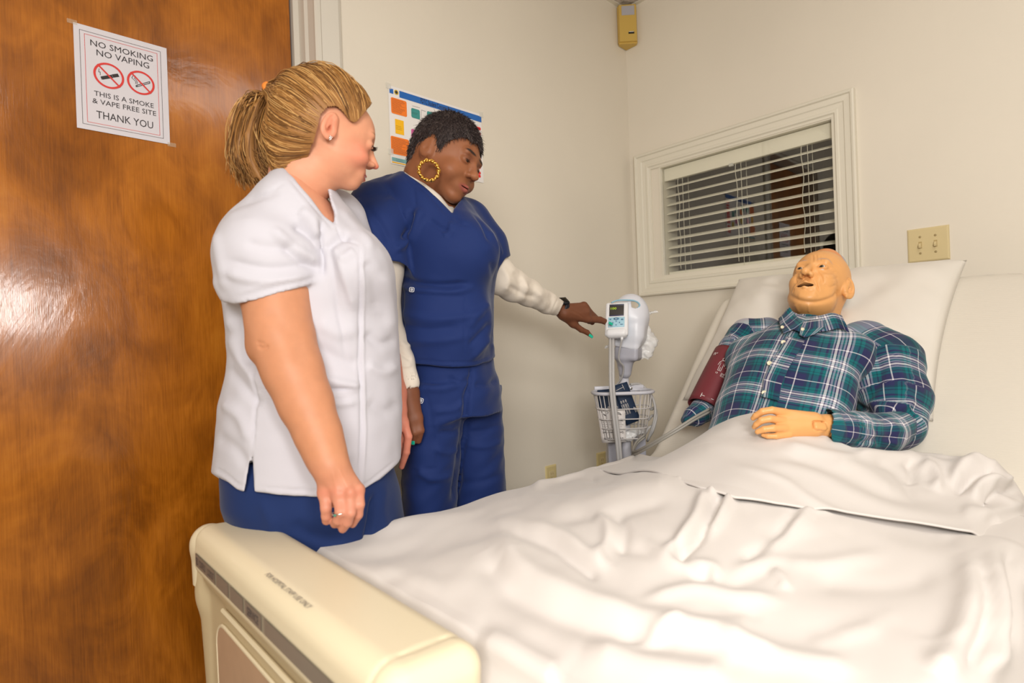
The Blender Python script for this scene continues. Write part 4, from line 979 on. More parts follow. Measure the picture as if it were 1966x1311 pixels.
# left hand beyond the body
v = Vol((-.34, 1.28, -.36), (-.20, 1.52, 0.02), .0024)
v.limb(L_((740, 690, 1.44, 30), (758, 755, 1.43, 20), (764, 785, 1.42, 17)), .02)
v.cone(P(764, 785, 1.42), P(774, 812, 1.41), .020, .014, .01); v.cone(P(760, 785, 1.42), P(762, 822, 1.41), .019, .013, .01)
for pts in (((775, 810, 1.41, 9), (784, 838, 1.405, 7.5), (780, 868, 1.41, 7), (771, 896, 1.42, 5.5)), ((768, 815, 1.415, 9), (772, 845, 1.42, 7.5), (769, 868, 1.43, 7), (763, 880, 1.44, 6)), ((761, 812, 1.40, 9), (763, 836, 1.39, 8), (765, 856, 1.39, 7)), ((758, 812, 1.42, 9), (758, 850, 1.43, 8), (756, 870, 1.44, 7))): v.limb(L_(*pts), .003, k0=.006)
V, F = v.mesh(); parts.append((V, F, np.tile(np.array(lin((206, 130, 108))[:3]), (len(V), 1))))
# hips (under the clothes) tie the figure together
v = Vol((-.60, 1.0, -1.06), (-.16, 1.56, .25), .009)
v.stack([(470, 470, 690, .13, 1.25), (640, 470, 720, .12, 1.27), (880, 450, 730, .15, 1.29), (1000, 470, 740, .15, 1.30)])
v.limb(L_((590, 1000, 1.28, 80), (608, 1250, 1.31, 50), (612, 1470, 1.31, 30)), .03); v.limb(L_((700, 1000, 1.40, 66), (692, 1200, 1.40, 45), (686, 1420, 1.39, 30)), .03)
V, F = v.mesh(); parts.append((V, F, np.tile(SKc, (len(V), 1))))
V, F, C = join(parts)
ob('body', W(V), F, SK1, p1, attrs={'Col': rgba(C)})
M_LASH = mat('eyelash', (44, 30, 24), .6)
eyes(hv, p1, (90, 110, 120), look=(0, .9, -.45))
ob('eyelash', W(from_local(hv, Vl.reshape(-1, 3)))[:len(Vl)//2], Fl[(Fl < len(Vl)//2).all(1)], M_LASH, p1, kind='stuff')
ob('eyelash', W(from_local(hv, Vl.reshape(-1, 3)))[len(Vl)//2:], Fl[(Fl >= len(Vl)//2).all(1)]-len(Vl)//2, M_LASH, p1, kind='stuff')
# scrub top
WHT = scrub('white_scrub_fabric', (196, 194, 202))
v = Vol((-.70, .97, -.38), (-.18, 1.58, .42), .0042)
v.stack([(338, 525, 612, .060, 1.235), (352, 512, 640, .095, 1.245), (372, 500, 655, .13, 1.25), (400, 478, 676, .160, 1.26), (450, 455, 714, .175, 1.27), (500, 432, 741, .18, 1.28), (560, 420, 757, .18, 1.285), (620, 430, 765, .175, 1.29), (680, 437, 767, .175, 1.295), (720, 433, 769, .178, 1.295), (770, 419, 771, .185, 1.295), (830, 409, 771, .195, 1.295), (900, 405, 768, .20, 1.295), (990, 402, 764, .20, 1.295)])
v.ell(P(700, 520, 1.22), (.055, .10, .075), .05)
v3 = Vol((-.70, .97, -.38), (-.18, 1.58, .42), .0042)
v3.limb(L_((530, 448, 1.18, 78), (518, 490, 1.15, 92), (534, 590, 1.135, 84)), .02)
v3.cone(P(490, 470, 1.19), P(500, 540, 1.16), .075, .080, .03)
v.limb(L_((640, 425, 1.37, 62), (668, 520, 1.40, 62)), .03)
# sleeve opening and hem
v3.cutpx([(340, 560), (455, 584), (490, 577), (535, 562), (590, 548), (622, 530), (640, 560), (640, 700), (340, 700)], '-', .002)
v3.limb([(P(533, 600, 1.125), .073), (P(526, 550, 1.135), .073)], .004, '-')
v.F = smin(v.F, v3.F, .012)
v.cutpx([(340, 850), (404, 906), (430, 924), (455, 941), (472, 946), (485, 944), (600, 953), (650, 952), (690, 945), (728, 922), (760, 890), (775, 872), (830, 850), (830, 1100), (340, 1100)], '-', .002)
v.cutpx([(484, 868), (489, 945), (468, 955)], '-', .002, yhi=1.3)
v.cutpx([(530, 300), (551, 333), (563, 343), (578, 362), (600, 391), (622, 416), (643, 433), (642, 408), (634, 384), (625, 330), (600, 290)], '-', .004)
V, F = v.mesh()
ST = [([(622, 440), (640, 520), (650, 600), (668, 700)], 6, -.002),
 ([(612, 425), (618, 470), (620, 530)], 6, -.008), ([(575, 405), (600, 425), (612, 455)], 12, .007), ([(560, 430), (595, 455), (618, 490)], 9, -.006), ([(540, 470), (580, 500), (620, 520)], 10, -.005), ([(520, 440), (570, 480), (610, 505)], 9, .005),
 ([(470, 465), (520, 475), (580, 470)], 10, -.003), ([(430, 520), (500, 540), (600, 530)], 9, .004), ([(440, 500), (520, 515), (600, 505)], 8, -.003), ([(412, 440), (425, 500), (435, 560)], 10, .004),
 ([(455, 572), (530, 552), (615, 530)], 3.5, -.0016), ([(457, 562), (530, 541), (612, 520)], 3, .001),
 ([(405, 530), (425, 580), (440, 640)], 10, .005), ([(445, 590), (470, 650), (478, 700)], 12, -.005), ([(440, 640), (460, 690), (500, 740)], 10, .004), ([(430, 700), (470, 745), (500, 780)], 10, -.004), ([(420, 770), (460, 800), (480, 850)], 12, .004), ([(415, 840), (450, 860), (475, 900)], 12, -.003),
 ([(487, 700), (489, 780), (486, 860)], 3, -.0022), ([(493, 748), (690, 746)], 3.2, -.0035), ([(493, 770), (688, 767)], 2.2, -.0016), ([(690, 470), (692, 560), (690, 680), (694, 820), (690, 938)], 3.2, -.0025), ([(697, 470), (699, 560), (697, 680), (701, 820), (697, 938)], 3, .0016),
 ([(600, 720), (650, 735), (692, 744)], 9, .006), ([(590, 760), (640, 775), (688, 770)], 7, .003), ([(610, 620), (650, 640), (690, 630)], 14, .003), ([(600, 660), (650, 690), (690, 700)], 12, -.003),
 ([(640, 470), (660, 520), (680, 600)], 9, .005), ([(628, 480), (650, 460), (672, 452)], 8, -.006), ([(655, 500), (680, 480)], 8, .004), ([(700, 500), (720, 540), (725, 600)], 14, -.004), ([(735, 520), (750, 580), (748, 640)], 10, .003),
 ([(700, 640), (730, 660), (762, 650)], 10, -.004), ([(702, 700), (735, 715), (764, 700)], 10, .004), ([(705, 770), (740, 790), (765, 770)], 12, -.003), ([(600, 860), (640, 880), (680, 870)], 12, .003),
 ([(408, 896), (432, 913), (455, 930), (470, 934)], 2.6, -.0015), ([(490, 934), (600, 942), (688, 935), (728, 911), (762, 880)], 2.6, -.0016),
 ([(645, 436), (658, 455), (688, 470)], 2.5, -.0018), ([(552, 338), (600, 398), (641, 440)], 2.6, -.0014), ([(545, 342), (592, 402), (636, 447)], 2.2, .001), ([(655, 400), (690, 440), (720, 480)], 8, .003), ([(470, 380), (510, 372), (545, 352)], 3, -.0015), ([(445, 405), (475, 388), (540, 368)], 8, -.003)]
V = folds(V, F, [(a_, b_, c_*1.6) for a_, b_, c_ in ST], 1.5); N = vnormals(V, F); V = V+N*(wob(V, 18, 31)*.0022+wob(V, 45, 32)*.0008)[:, None]
ob('scrub_top', W(V), F, WHT, p1)
# trousers
NAVY = scrub('navy_scrub_fabric', (30, 48, 94))
v = Vol((-.72, 1.0, -1.04), (-.16, 1.70, -.20), .0065)
v.stack([(862, 430, 745, .165, 1.295), (900, 422, 752, .18, 1.295), (950, 426, 766, .185, 1.30), (1010, 452, 776, .18, 1.31), (1050, 470, 770, .17, 1.31)], ex=2.2)
v.stack([(1010, 470, 716, .12, 1.27), (1100, 495, 712, .11, 1.30), (1250, 525, 698, .10, 1.31), (1400, 540, 680, .092, 1.31), (1512, 545, 680, .09, 1.31)], .02)
v.stack([(1010, 640, 777, .115, 1.42), (1100, 640, 768, .11, 1.42), (1250, 642, 750, .095, 1.42), (1430, 636, 742, .09, 1.42)], .012)
V, F = v.mesh(); V = folds(V, F, [([(720, 950), (712, 1000), (700, 1045)], 6, -.014), ([(740, 930), (735, 980), (742, 1020)], 10, .004), ([(543, 950), (541, 1040)], 2.5, -.0016), ([(560, 1000), (600, 1030), (660, 1035)], 14, -.005), ([(500, 960), (520, 1000), (515, 1040)], 12, .004)]); N = vnormals(V, F); V += N*(wob(V, 22, 41)*.002)[:, None]
ob('trousers', W(V), F, NAVY, p1)
SHOE = mat('white_shoe_leather', (210, 208, 204), .4)
def shoe(par, x, Z, d=(.9, -.1)):
    c = np.array([(x-983)/FPX*Z, Z]); d = nrm(d)
    b = W(np.array([[c[0], c[1], 0]]))[0]; f = nrm(W(np.array([[c[0]+d[0], c[1]+d[1], 0]]))[0]-b); f[2] = 0; f = nrm(f); r = np.array([f[1], -f[0], 0]); b[2] = 0
    v = Vol((-.06, -.11, 0.0), (.06, .20, .12), .005); v.ell((0, .10, .028), (.043, .085, .034)); v.ell((0, -.03, .045), (.036, .055, .05), .03); v.put(lambda X, Y, Z: .006-Z+0*X+0*Y, (-.06, -.11, -.01), (.06, .2, .03), 0, '-') if False else None
    V, F = v.mesh(); V[:, 2] = np.maximum(V[:, 2], .001); ob('shoe', b+V[:, :1]*r+V[:, 1:2]*f+V[:, 2:]*np.array([0, 0, 1]), F, SHOE, par)
shoe(p1, 612, 1.31); shoe(p1, 690, 1.41)
# hair: a cap on the skull, combed strands running to the tie, and the tail
TIE = P(519, 176, 1.235)
v = Vol((-.11, -.21, -.12), (.11, .12, .16), .0022, hv.O, hv.A)
v.ell((0, -.016, .042), (.085, .106, .104)); v.ell((0, .022, .036), (.071, .078, .080), .02); v.ell((0, -.060, -.010), (.060, .055, .070), .03)
tl = v.L(TIE); v.cone((0, -.075, .055), tl, .040, .014, .03)
v.cone((0, -.090, -.02), (0, -.075, -.085), .030, .022, .03)
V, F = v.mesh(); Vw = from_local(v, V)
HP = np.array([(735, 175), (727, 196), (712, 202), (700, 218), (684, 236), (672, 233), (657, 214), (646, 204), (630, 206), (615, 222), (610, 250), (604, 268), (592, 300), (580, 318), (560, 336), (540, 345), (380, 345), (380, 60), (740, 60)], float)
u_, w_ = proj(Vw); keep = sdpoly(u_, w_, HP) < 0; kf = keep[F].all(1); F2 = F[kf]; us = np.unique(F2); rm = np.full(len(V), -1); rm[us] = np.arange(len(us))
Vs, Fs = Vw[us], rm[F2]
def haircol(n, seed, tones): r = np.random.default_rng(seed); return np.array([lin(tones[i])[:3] for i in r.integers(0, len(tones), n)])
TON = [(150, 106, 58), (172, 124, 70), (128, 88, 46), (196, 148, 88), (158, 110, 56), (112, 76, 42), (212, 166, 104)]
rg = np.random.default_rng(3)
# strand starts spread over the visible cap
Nn = vnormals(Vw, F); pick = rg.choice(us, 3600, replace=True); S0 = Vw[pick]+Nn[pick]*.0015
c_loc = v.L(S0); ell_c = np.array([0, -.016, .034]); m = 14; ts_ = np.linspace(0, 1, m)
paths = np.zeros((len(S0), m, 3))
back = c_loc[:, 1] < -.2
surf_pts = V; 
for k, t in enumerate(ts_):
    q = c_loc*(1-t)+tl*t; paths[:, k] = q
# push straight lines out to the cap surface with the field itself
def fld(q):
    ijk = (q-v.lo)/v.h; i = np.clip(np.floor(ijk).astype(int), 0, np.array(v.F.shape)-2); f = ijk-i
    g = 0
    for a in (0, 1):
        for b_ in (0, 1):
            for c in (0, 1): g = g+v.F[i[..., 0]+a, i[..., 1]+b_, i[..., 2]+c]*np.where(a, f[..., 0], 1-f[..., 0])*np.where(b_, f[..., 1], 1-f[..., 1])*np.where(c, f[..., 2], 1-f[..., 2])
    return g
cen = np.array([0, -.03, .03]); depth_off = rg.uniform(-.0012, .0022, (len(S0), 1))
for it in range(14):
    d = fld(paths); dirn = paths-cen; dirn /= np.linalg.norm(dirn, axis=2)[..., None]; paths += dirn*(np.clip(depth_off-d, -.01, .02)*np.clip((1-ts_)*6, 0, 1)[None])[..., None]*.8
paths[:, :, :] += (rg.normal(size=(len(S0), 1, 3))*.0006)
sag = rg.normal(size=(len(S0), 1))*.004; paths[:, :, 2] += sag*np.sin(math.pi*ts_)[None]
pw = from_local(v, paths.reshape(-1, 3)).reshape(paths.shape)
Vh, Fh = tubes(pw, .0011*np.concatenate([[.4], np.ones(m-2), [.8]])); ch_ = np.repeat(haircol(len(S0), 4, TON), m*3, 0)
# tail
def tail(n, seed, guides, spread, r0, m=16):
    r = np.random.default_rng(seed); out = np.zeros((n, m, 3)); G = [spl(g, 6) for g in guides]; G = [np.stack([np.interp(np.linspace(0, 1, m), np.linspace(0, 1, len(g)), g[:, i]) for i in range(3)], 1) for g in G]
    for i in range(n):
        a = r.dirichlet(np.ones(len(G))*.35); p = sum(w_*g for w_, g in zip(a, G)); off = r.normal(size=3)*spread; t = np.linspace(0, 1, m)[:, None]
        w2 = r.normal(size=3)*spread*.8; ln = r.uniform(.80, 1.0); p = np.stack([np.interp(np.linspace(0, ln, m), np.linspace(0, 1, m), p[:, j]) for j in range(3)], 1)
        out[i] = p+off*np.clip(t*4, .25, 1)+w2*np.sin(t*math.pi*1.6+r.uniform(0, 6))*t
    return out
g1 = [P(514, 180, 1.235), P(478, 190, 1.225), P(455, 235, 1.22), P(448, 290, 1.22), P(442, 335, 1.225)]
g2 = [P(514, 180, 1.235), P(492, 205, 1.205), P(478, 260, 1.195), P(482, 310, 1.195), P(505, 352, 1.20)]
g3 = [P(514, 182, 1.235), P(505, 215, 1.22), P(500, 265, 1.215), P(515, 300, 1.215), P(548, 330, 1.22)]
g4 = [P(514, 182, 1.235), P(480, 215, 1.25), P(462, 270, 1.26), P(462, 320, 1.26), P(470, 365, 1.25)]
g5 = [P(514, 182, 1.235), P(478, 210, 1.205), P(462, 260, 1.20), P(458, 300, 1.20), P(490, 340, 1.20)]
g6 = [P(514, 182, 1.235), P(500, 210, 1.25), P(490, 260, 1.26), P(500, 310, 1.26), P(520, 345, 1.25)]
tp_ = tail(2400, 5, [g1, g2, g3, g4, g5, g6], .0085, .001); Vt, Ft = tubes(tp_, .00125*np.concatenate([np.ones(12), [.9, .7, .5, .2]])); ct = np.repeat(haircol(2400, 6, TON), 16*3, 0)
# soft body inside the tail so that it reads as one mass
v2 = Vol((-.62, 1.13, .32), (-.44, 1.32, .56), .004)
for g, r_ in ((g1, .008), (g2, .011), (g4, .010), (g5, .011), (g6, .010)): v2.limb([(p, q) for p, q in zip(g, (.008, r_*.8, r_, r_*.9, r_*.3))], .004)
Vb, Fb = v2.mesh(); base = np.array(lin((150, 106, 60))[:3])
V, F, C = join([(Vs, Fs, np.tile(base, (len(Vs), 1))), (Vh, Fh, ch_), (Vt, Ft, ct), (Vb, Fb, np.tile(base, (len(Vb), 1)))])
HM = mat('blond_hair', (150, 108, 60), .5, spec=.3, vcol=True)
ob('hair', W(V), F, HM, p1, attrs={'Col': rgba(C)})
tdir = nrm(P(505, 182, 1.235)-P(535, 165, 1.235)); c0 = P(519, 176, 1.235); a1 = nrm(np.cross(tdir, (0, 1, 0))); b1 = np.cross(tdir, a1); th = np.linspace(0, 2*math.pi, 25)[:-1]
g = MB(); g.tube([c0+a1*.0168*math.cos(t)+b1*.0165*math.sin(t) for t in th], .0048, 8, closed=True); Vv, Ff = g.get(); Vv = Vv+((Vv-c0)@tdir)[:, None]*tdir*.9
ob('hair_tie', W(Vv), Ff, mat('orange_hair_tie', (242, 142, 58), .7, bump=(900, .4, .0006)), p1)
g = MB(); E0 = from_local(hv, np.array([[.0865, -.006, -.0235]]))[0]
for k in range(9): a = k*2.4; rr = .0011*math.sqrt(k); g.rbox(E0+np.array([rr*math.cos(a), -.001, 1.5*rr*math.sin(a)]), (.0011, .0008, .0011), .0004, n=1)
Vv, Ff = g.get(); ob('stud_earring', W(Vv), Ff, mat('silver_earring', (190, 186, 184), .2, metal=1), p1)
g = MB(); c0 = P(653, 984, 1.002); th = np.linspace(0, 2*math.pi, 25)[:-1]; g.tube([c0+np.array([-.001+.0136*math.cos(t), .0132*math.sin(t)+.001, .0020*math.cos(t)]) for t in th], .0012, 6, closed=True)
Vv, Ff = g.get(); ro = ob('ring', W(Vv), Ff, mat('silver', (220, 218, 214), .15, metal=1), p1)
g = MB(); g.rbox(c0+np.array([-.0052, -.0130, -.0010]), (.0020, .0016, .0022), .0007, n=1); Vv, Ff = g.get(); ob('gem', W(Vv), Ff, mat('green_gem', (70, 130, 110), .05), ro)

# ================================================================== woman in navy scrubs
p2 = root('person', W(P(860, 1300, 1.66)[None])[0]*np.array([1, 1, 0]), label='woman with short black hair and gold hoop earring in navy scrubs pressing the monitor', category='person')
SK2 = skinmat('brown_skin', (132, 82, 54), .52); SKd = np.array(lin((140, 88, 58))[:3]); SKh = np.array(lin((112, 68, 46))[:3])
A2 = frame((.84, -.40, -.33), (.34, .05, .92)); sc2 = 1.01
O2 = P(821, 281, 1.485)-A2.T@np.array([.078, -.012, .002])*sc2
hv = head_vol(O2, A2, sc2, .0019, 'b', (-.105, -.14, -.25), (.105, .135, .145))
for (a, ra), (b_, rb) in zip([(P(838, 312, 1.545), .058), (P(818, 350, 1.575), .060)], [(P(820, 345, 1.57), .060), (P(800, 395, 1.60), .070)]): hv.cone(loc(hv, a), loc(hv, b_), ra, rb, .03)
V, F = hv.mesh(); col = np.tile(SKd, (len(V), 1))
for s in (-1, 1):
    col = mixc(col, .95*np.clip(blob(V, (s*.030, .088, .0335), (.0200, .012, .0036), .7)*1.4, 0, 1), (24, 18, 18)); col = mixc(col, .9*blob(V, (s*.031, .092, .0095), (.0155, .008, .0024), .6), (16, 12, 12))
    col = mixc(col, .45*blob(V, (s*.031, .090, .018), (.019, .012, .010)), (96, 52, 40)); col = mixc(col, .25*blob(V, (s*.040, .075, -.02), (.02, .02, .018)), (176, 112, 76))
    col = mixc(col, .8*blob(V, (s*.007, .100, -.037), (.005, .007, .005)), (40, 20, 16))
col = mixc(col, .85*blob(V, (0, .095, -.0670), (.0265, .018, .0125), .5), (142, 74, 66)); col = mixc(col, .8*blob(V, (0, .095, -.0655), (.022, .014, .0014), .6), (60, 26, 24))
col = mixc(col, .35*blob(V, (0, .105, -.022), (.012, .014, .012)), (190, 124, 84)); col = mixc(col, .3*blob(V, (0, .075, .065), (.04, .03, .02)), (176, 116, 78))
col = mixc(col, .5*blob(V, (.046, .052, -.045), (.005, .01, .004)), (80, 40, 40)); col = mixc(col, .5*blob(V, (.020, .088, .060), (.003, .01, .003)), (70, 38, 30))
parts = [(from_local(hv, shorten(V, .15)), F, col)]
# torso and arms under the clothes
v = Vol((-.42, 1.34, -1.0), (.02, 1.88, .44), .009)
v.stack([(372, 745, 870, .08, 1.60), (420, 735, 900, .13, 1.63), (560, 790, 930, .15, 1.65), (735, 805, 930, .14, 1.67)])
v.limb(L_((830, 800, 1.62, 42), (825, 1100, 1.62, 30), (825, 1310, 1.62, 22)), .02); v.limb(L_((912, 800, 1.70, 40), (918, 1050, 1.70, 30), (918, 1270, 1.70, 22)), .02)
V, F = v.mesh(); parts.append((V, F, np.tile(SKd, (len(V), 1))))
# pointing hand
v = Vol((.12, 1.90, -.02), (.40, 2.16, .17), .0021)
v.limb([(P(1040, 578, 1.96), .026), (P(1074, 593, 2.00), .0235), (P(1084, 597, 2.01), .025)], .01)
for (a, b_, ra, rb) in (((1084, 594, 2.01), (1121, 588, 2.04), .021, .0145), ((1086, 600, 2.01), (1126, 600, 2.035), .023, .0150), ((1084, 602, 2.00), (1127, 612, 2.04), .022, .0140), ((1082, 604, 2.01), (1100, 622, 2.03), .019, .0130)): v.cone(P(*a), P(*b_), ra, rb, .012)
v.limb([(P(1127, 612, 2.04), .0135), (P(1152, 614, 2.075), .0122), (P(1163, 618, 2.09), .0108), (P(1172.5, 624, 2.098), .0070)], .003, k0=.008)
v.limb([(P(1100, 621, 2.03), .0125), (P(1116, 633, 2.045), .0105), (P(1127, 638, 2.055), .0095), (P(1136, 646, 2.06), .0060)], .003, k0=.010)
for (k, pts) in enumerate((((1121, 586, 2.04, .0125), (1130, 601, 2.07, .0100), (1125, 613, 2.075, .0090), (1117, 611, 2.06, .0075)), ((1126, 592, 2.045, .0125), (1139, 606, 2.08, .0100), (1131, 617, 2.085, .0090), (1122, 613, 2.07, .0075)), ((1128, 602, 2.05, .012), (1143, 609, 2.095, .0098), (1137, 619, 2.098, .0088), (1127, 616, 2.08, .0075)))):
    v.limb([(P(x, y, Z), r_) for x, y, Z, r_ in pts], .003, k0=.008)
V, F = v.mesh(); V = folds(V, F, [([(1094, 594), (1108, 601), (1122, 611)], 1.6, -.0012), ([(1092, 599), (1110, 606)], 2, .001)]); parts.append((V, F, np.tile(SKh, (len(V), 1))))
# hanging hand
v = Vol((-.34, 1.36, -.32), (-.18, 1.60, -.04), .0024)
v.limb([(P(779, 735, 1.474), .024), (P(783, 754, 1.47), .026)], .01)
for (a, b_, ra, rb) in (((783, 754, 1.47), (778, 800, 1.46), .024, .015), ((784, 754, 1.465), (790, 806, 1.452), .024, .0155), ((786, 756, 1.47), (801, 802, 1.455), .023, .0145)): v.cone(P(*a), P(*b_), ra, rb, .012)
for pts in (((801, 802, 1.455, .0135), (807, 826, 1.450, .0105), (803, 846, 1.462, .0085)), ((790, 806, 1.452, .0135), (796, 830, 1.445, .0105), (792, 849, 1.458, .0085)), ((778, 802, 1.46, .013), (783, 830, 1.455, .0100), (781, 850, 1.468, .0080)), ((770, 796, 1.475, .012), (772, 822, 1.47, .0095), (771, 842, 1.48, .008)), ((790, 775, 1.50, .013), (786, 805, 1.51, .011), (780, 830, 1.51, .009))):
    v.limb([(P(x, y, Z), r_) for x, y, Z, r_ in pts], .003, k0=.008)
V, F = v.mesh(); parts.append((V, F, np.tile(SKh*1.15, (len(V), 1))))
V, F, C = join(parts); ob('body', W(V), F, SK2, p2, attrs={'Col': rgba(C)})
eyes(hv, p2, (46, 28, 20), look=(.1, .9, -.35))
M_NAIL = mat('teal_nail_polish', (20, 176, 146), .2, coat=.5)
for (x, y, Z, d, s1, s2) in ((1172.6, 621, 2.041, (1, .2, -.45), .0085, .0052), (1134.5, 645, 2.047, (1, .25, -.75), .0090, .0052), (792.5, 850, 1.447, (-.1, .25, -1), .0052, .0050)):
    d = nrm(d); n_ = nrm(np.array([.0, -1, .45])-d*(np.array([.0, -1, .45])@d)); g = MB(); g.rbox(P(x, y, Z), (s1, s2, .0016), .0015, np.array([d, np.cross(n_, d), n_]), n=2); Vv, Ff = g.get(); ob('fingernail', W(Vv), Ff, M_NAIL, p2)
# hair: close-cropped cap of short strands
v = Vol((-.10, -.13, -.10), (.10, .11, .15), .0022, hv.O, hv.A)
v.ell((0, -.016, .042), (.080, .099, .094)); v.ell((0, .022, .014), (.0665, .0690, .0855), .02); v.cone((0, -.060, -.01), (0, -.050, -.055), .048, .046, .03)
V, F = v.mesh(); hz = np.interp(V[:, 1], [-.12, -.045, -.030, -.010, .004, .016, .024, .034, .060, .085], [-.070, -.060, .020, .038, .030, -.004, .002, .030, .055, .064])
keep = V[:, 2] > hz+.003*np.sin(V[:, 0]*160); kf = keep[F].all(1); F2 = F[kf]; us = np.unique(F2); rm = np.full(len(V), -1); rm[us] = np.arange(len(us)); Nl = vnormals(V, F)
rg = np.random.default_rng(9); pk = rg.choice(us, 11000); S0 = V[pk]; fl = np.array([0, .35, -1.0]); S1 = fl-Nl[pk]*(Nl[pk]@fl)[:, None]; S1 /= np.linalg.norm(S1, axis=1)[:, None]+1e-9; S1 = nrm(S1.mean(0))*0+S1+rg.normal(size=S1.shape)*.35
ln = rg.uniform(.006, .012, (len(S0), 1)); p = np.stack([S0-Nl[pk]*.0005, S0+S1*ln*.5+Nl[pk]*.0011, S0+S1*ln+Nl[pk]*.0008], 1)
Vh, Fh = tubes(from_local(v, p.reshape(-1, 3)).reshape(p.shape), np.array([.0006, .0005, .0002])); ch_ = np.repeat(haircol(len(S0), 4, [(38, 31, 32), (56, 46, 46), (78, 66, 64), (46, 38, 38), (104, 92, 88)]), 9, 0)
V, F, C = join([(from_local(v, V)[us], rm[F2], np.tile(np.array(lin((44, 35, 34))[:3]), (len(us), 1))), (Vh, Fh, ch_)])
ob('hair', W(V), F, mat('black_hair', (34, 28, 30), .45, spec=.4, vcol=True), p2, attrs={'Col': rgba(C)})
# hoop earring: a twisted ring
hc = P(823, 327, 1.445); ha = nrm((1, .22, 0)); hb = nrm((0, -.05, 1)); n = 160; m = 12; V = []; F = []
for i in range(n):
    a = 2*math.pi*i/n; rad = ha*math.cos(a)+hb*math.sin(a); nn2 = np.cross(ha, hb)
    for j in range(m):
        b_ = 2*math.pi*j/m; rr = .0042*(1+.40*math.cos(2*(b_-a*5.5))); V.append(hc+rad*(.0252+rr*math.cos(b_))+nn2*rr*math.sin(b_))
for i in range(n):
    for j in range(m): F.append((i*m+j, i*m+(j+1) % m, ((i+1) % n)*m+(j+1) % m, ((i+1) % n)*m+j))
GOLD = mat('gold_earring', (226, 172, 82), .22, metal=1)
er = ob('hoop_earring', W(np.array(V)), F, GOLD, p2)
g = MB(); g.tube([P(820, 299, 1.470), P(819, 303, 1.455), P(821, 308, 1.446)], .0011, 6); Vv, Ff = g.get(); ob('ear_wire', W(Vv), Ff, GOLD, er)
# undershirt: neckband and long sleeves
CREAM = scrub('cream_knit', (222, 212, 198))
NAV2 = mat('navy_scrub_cloth', (27, 45, 96), .75, spec=.2, sheen=.15, bump=[(1100, .2, .0004), (60, .12, .0015)])
us_ = root('_', (0, 0, 0)) if False else None
v = Vol((-.42, 1.36, .26), (-.10, 1.78, .48), .0035)
v.cone(P(838, 318, 1.55), P(808, 395, 1.585), .069, .090); v.stack([(352, 762, 858, .10, 1.60), (400, 730, 880, .14, 1.62), (430, 725, 900, .16, 1.63)], .02)
v.cutpx([(700, 318), (765, 321), (785, 336), (800, 344), (815, 352), (832, 364), (846, 376), (854, 386), (862, 396), (868, 396), (890, 380), (930, 300), (700, 240)], '-', .003)
V, F = v.mesh(); un = ob('undershirt', W(V), F, CREAM, p2)
v = Vol((-.10, 1.58, -.02), (.26, 2.10, .32), .004)
v.limb([(P(940, 500, 1.71), .052), (P(957, 530, 1.73), .054), (P(985, 548, 1.79), .050), (P(1015, 562, 1.85), .043), (P(1050, 581, 1.93), .036), (P(1076, 593, 1.985), .0295)], .015)
v.limb([(P(1066, 589, 1.97), .0300), (P(1100, 603, 2.03), .026)], 0, '-')
v.cutpx([(1087, 572), (1078, 590), (1068, 611), (1060, 640), (1200, 640), (1200, 560), (1100, 540)], '-', .001)
V, F = v.mesh(); V = folds(V, F, [([(962, 510), (975, 535), (970, 560)], 6, .005), ([(985, 520), (1000, 545), (995, 575)], 6, -.005), ([(1000, 530), (1010, 550), (1003, 580)], 5, .004), ([(1000, 545), (1030, 560), (1060, 568)], 6, .004), ([(1012, 540), (1025, 565), (1020, 592)], 6, -.004), ([(1030, 560), (1045, 580), (1040, 598)], 5, .004), ([(1050, 560), (1060, 580), (1052, 600)], 4, -.003), ([(975, 548), (1005, 565), (1030, 572)], 5, -.004), ([(1072, 572), (1064, 590), (1056, 606)], 2, -.002), ([(1025, 548), (1050, 560), (1075, 570)], 5, .003)])
ob('sleeve', W(V), F, CREAM, un)
v = Vol((-.40, 1.36, -.20), (-.20, 1.60, .30), .004)
v.limb([(P(742, 420, 1.50), .07), (P(738, 520, 1.49), .048), (P(735, 600, 1.485), .044), (P(752, 655, 1.485), .040), (P(767, 692, 1.48), .036), (P(781, 735, 1.47), .0335)], .015)
v.cutpx([(740, 757), (775, 756), (790, 749), (800, 744), (860, 744), (860, 900), (740, 900)], '-', .001); v.limb([(P(780, 730, 1.47), .028), (P(784, 790, 1.47), .030)], 0, '-')
V, F = v.mesh(); V = folds(V, F, [([(766, 655), (780, 665), (790, 660)], 5, .005), ([(766, 675), (780, 685), (790, 690)], 4, -.005), ([(768, 700), (780, 703), (790, 700)], 3, .003), ([(770, 710), (792, 708)], 1.6, -.002), ([(745, 510), (752, 550), (758, 590)], 5, -.004)])
ob('sleeve', W(V), F, CREAM, un)
# scrub top
v = Vol((-.52, 1.24, -.12), (.04, 1.96, .46), .0045)
v.stack([(342, 768, 850, .085, 1.60), (356, 742, 868, .12, 1.61), (375, 722, 888, .15, 1.62), (400, 722, 910, .17, 1.63), (430, 735, 930, .185, 1.63), (470, 752, 950, .195, 1.63), (510, 762, 956, .20, 1.63), (545, 765, 952, .195, 1.64), (580, 763, 948, .19, 1.65), (640, 763, 946, .19, 1.66), (670, 764, 948, .195, 1.66), (720, 766, 957, .20, 1.66), (760, 766, 960, .20, 1.66)])
v.ell(P(895, 480, 1.50), (.085, .075, .085), .06); v.ell(P(865, 620, 1.52), (.11, .07, .10), .06)
v4 = Vol((-.52, 1.24, -.12), (.04, 1.96, .46), .0045)
v4.limb(L_((722, 412, 1.53, 58), (726, 450, 1.50, 64), (734, 520, 1.48, 58)), .02); v4.cone(P(720, 390, 1.56), P(775, 370, 1.60), .055, .06, .04)
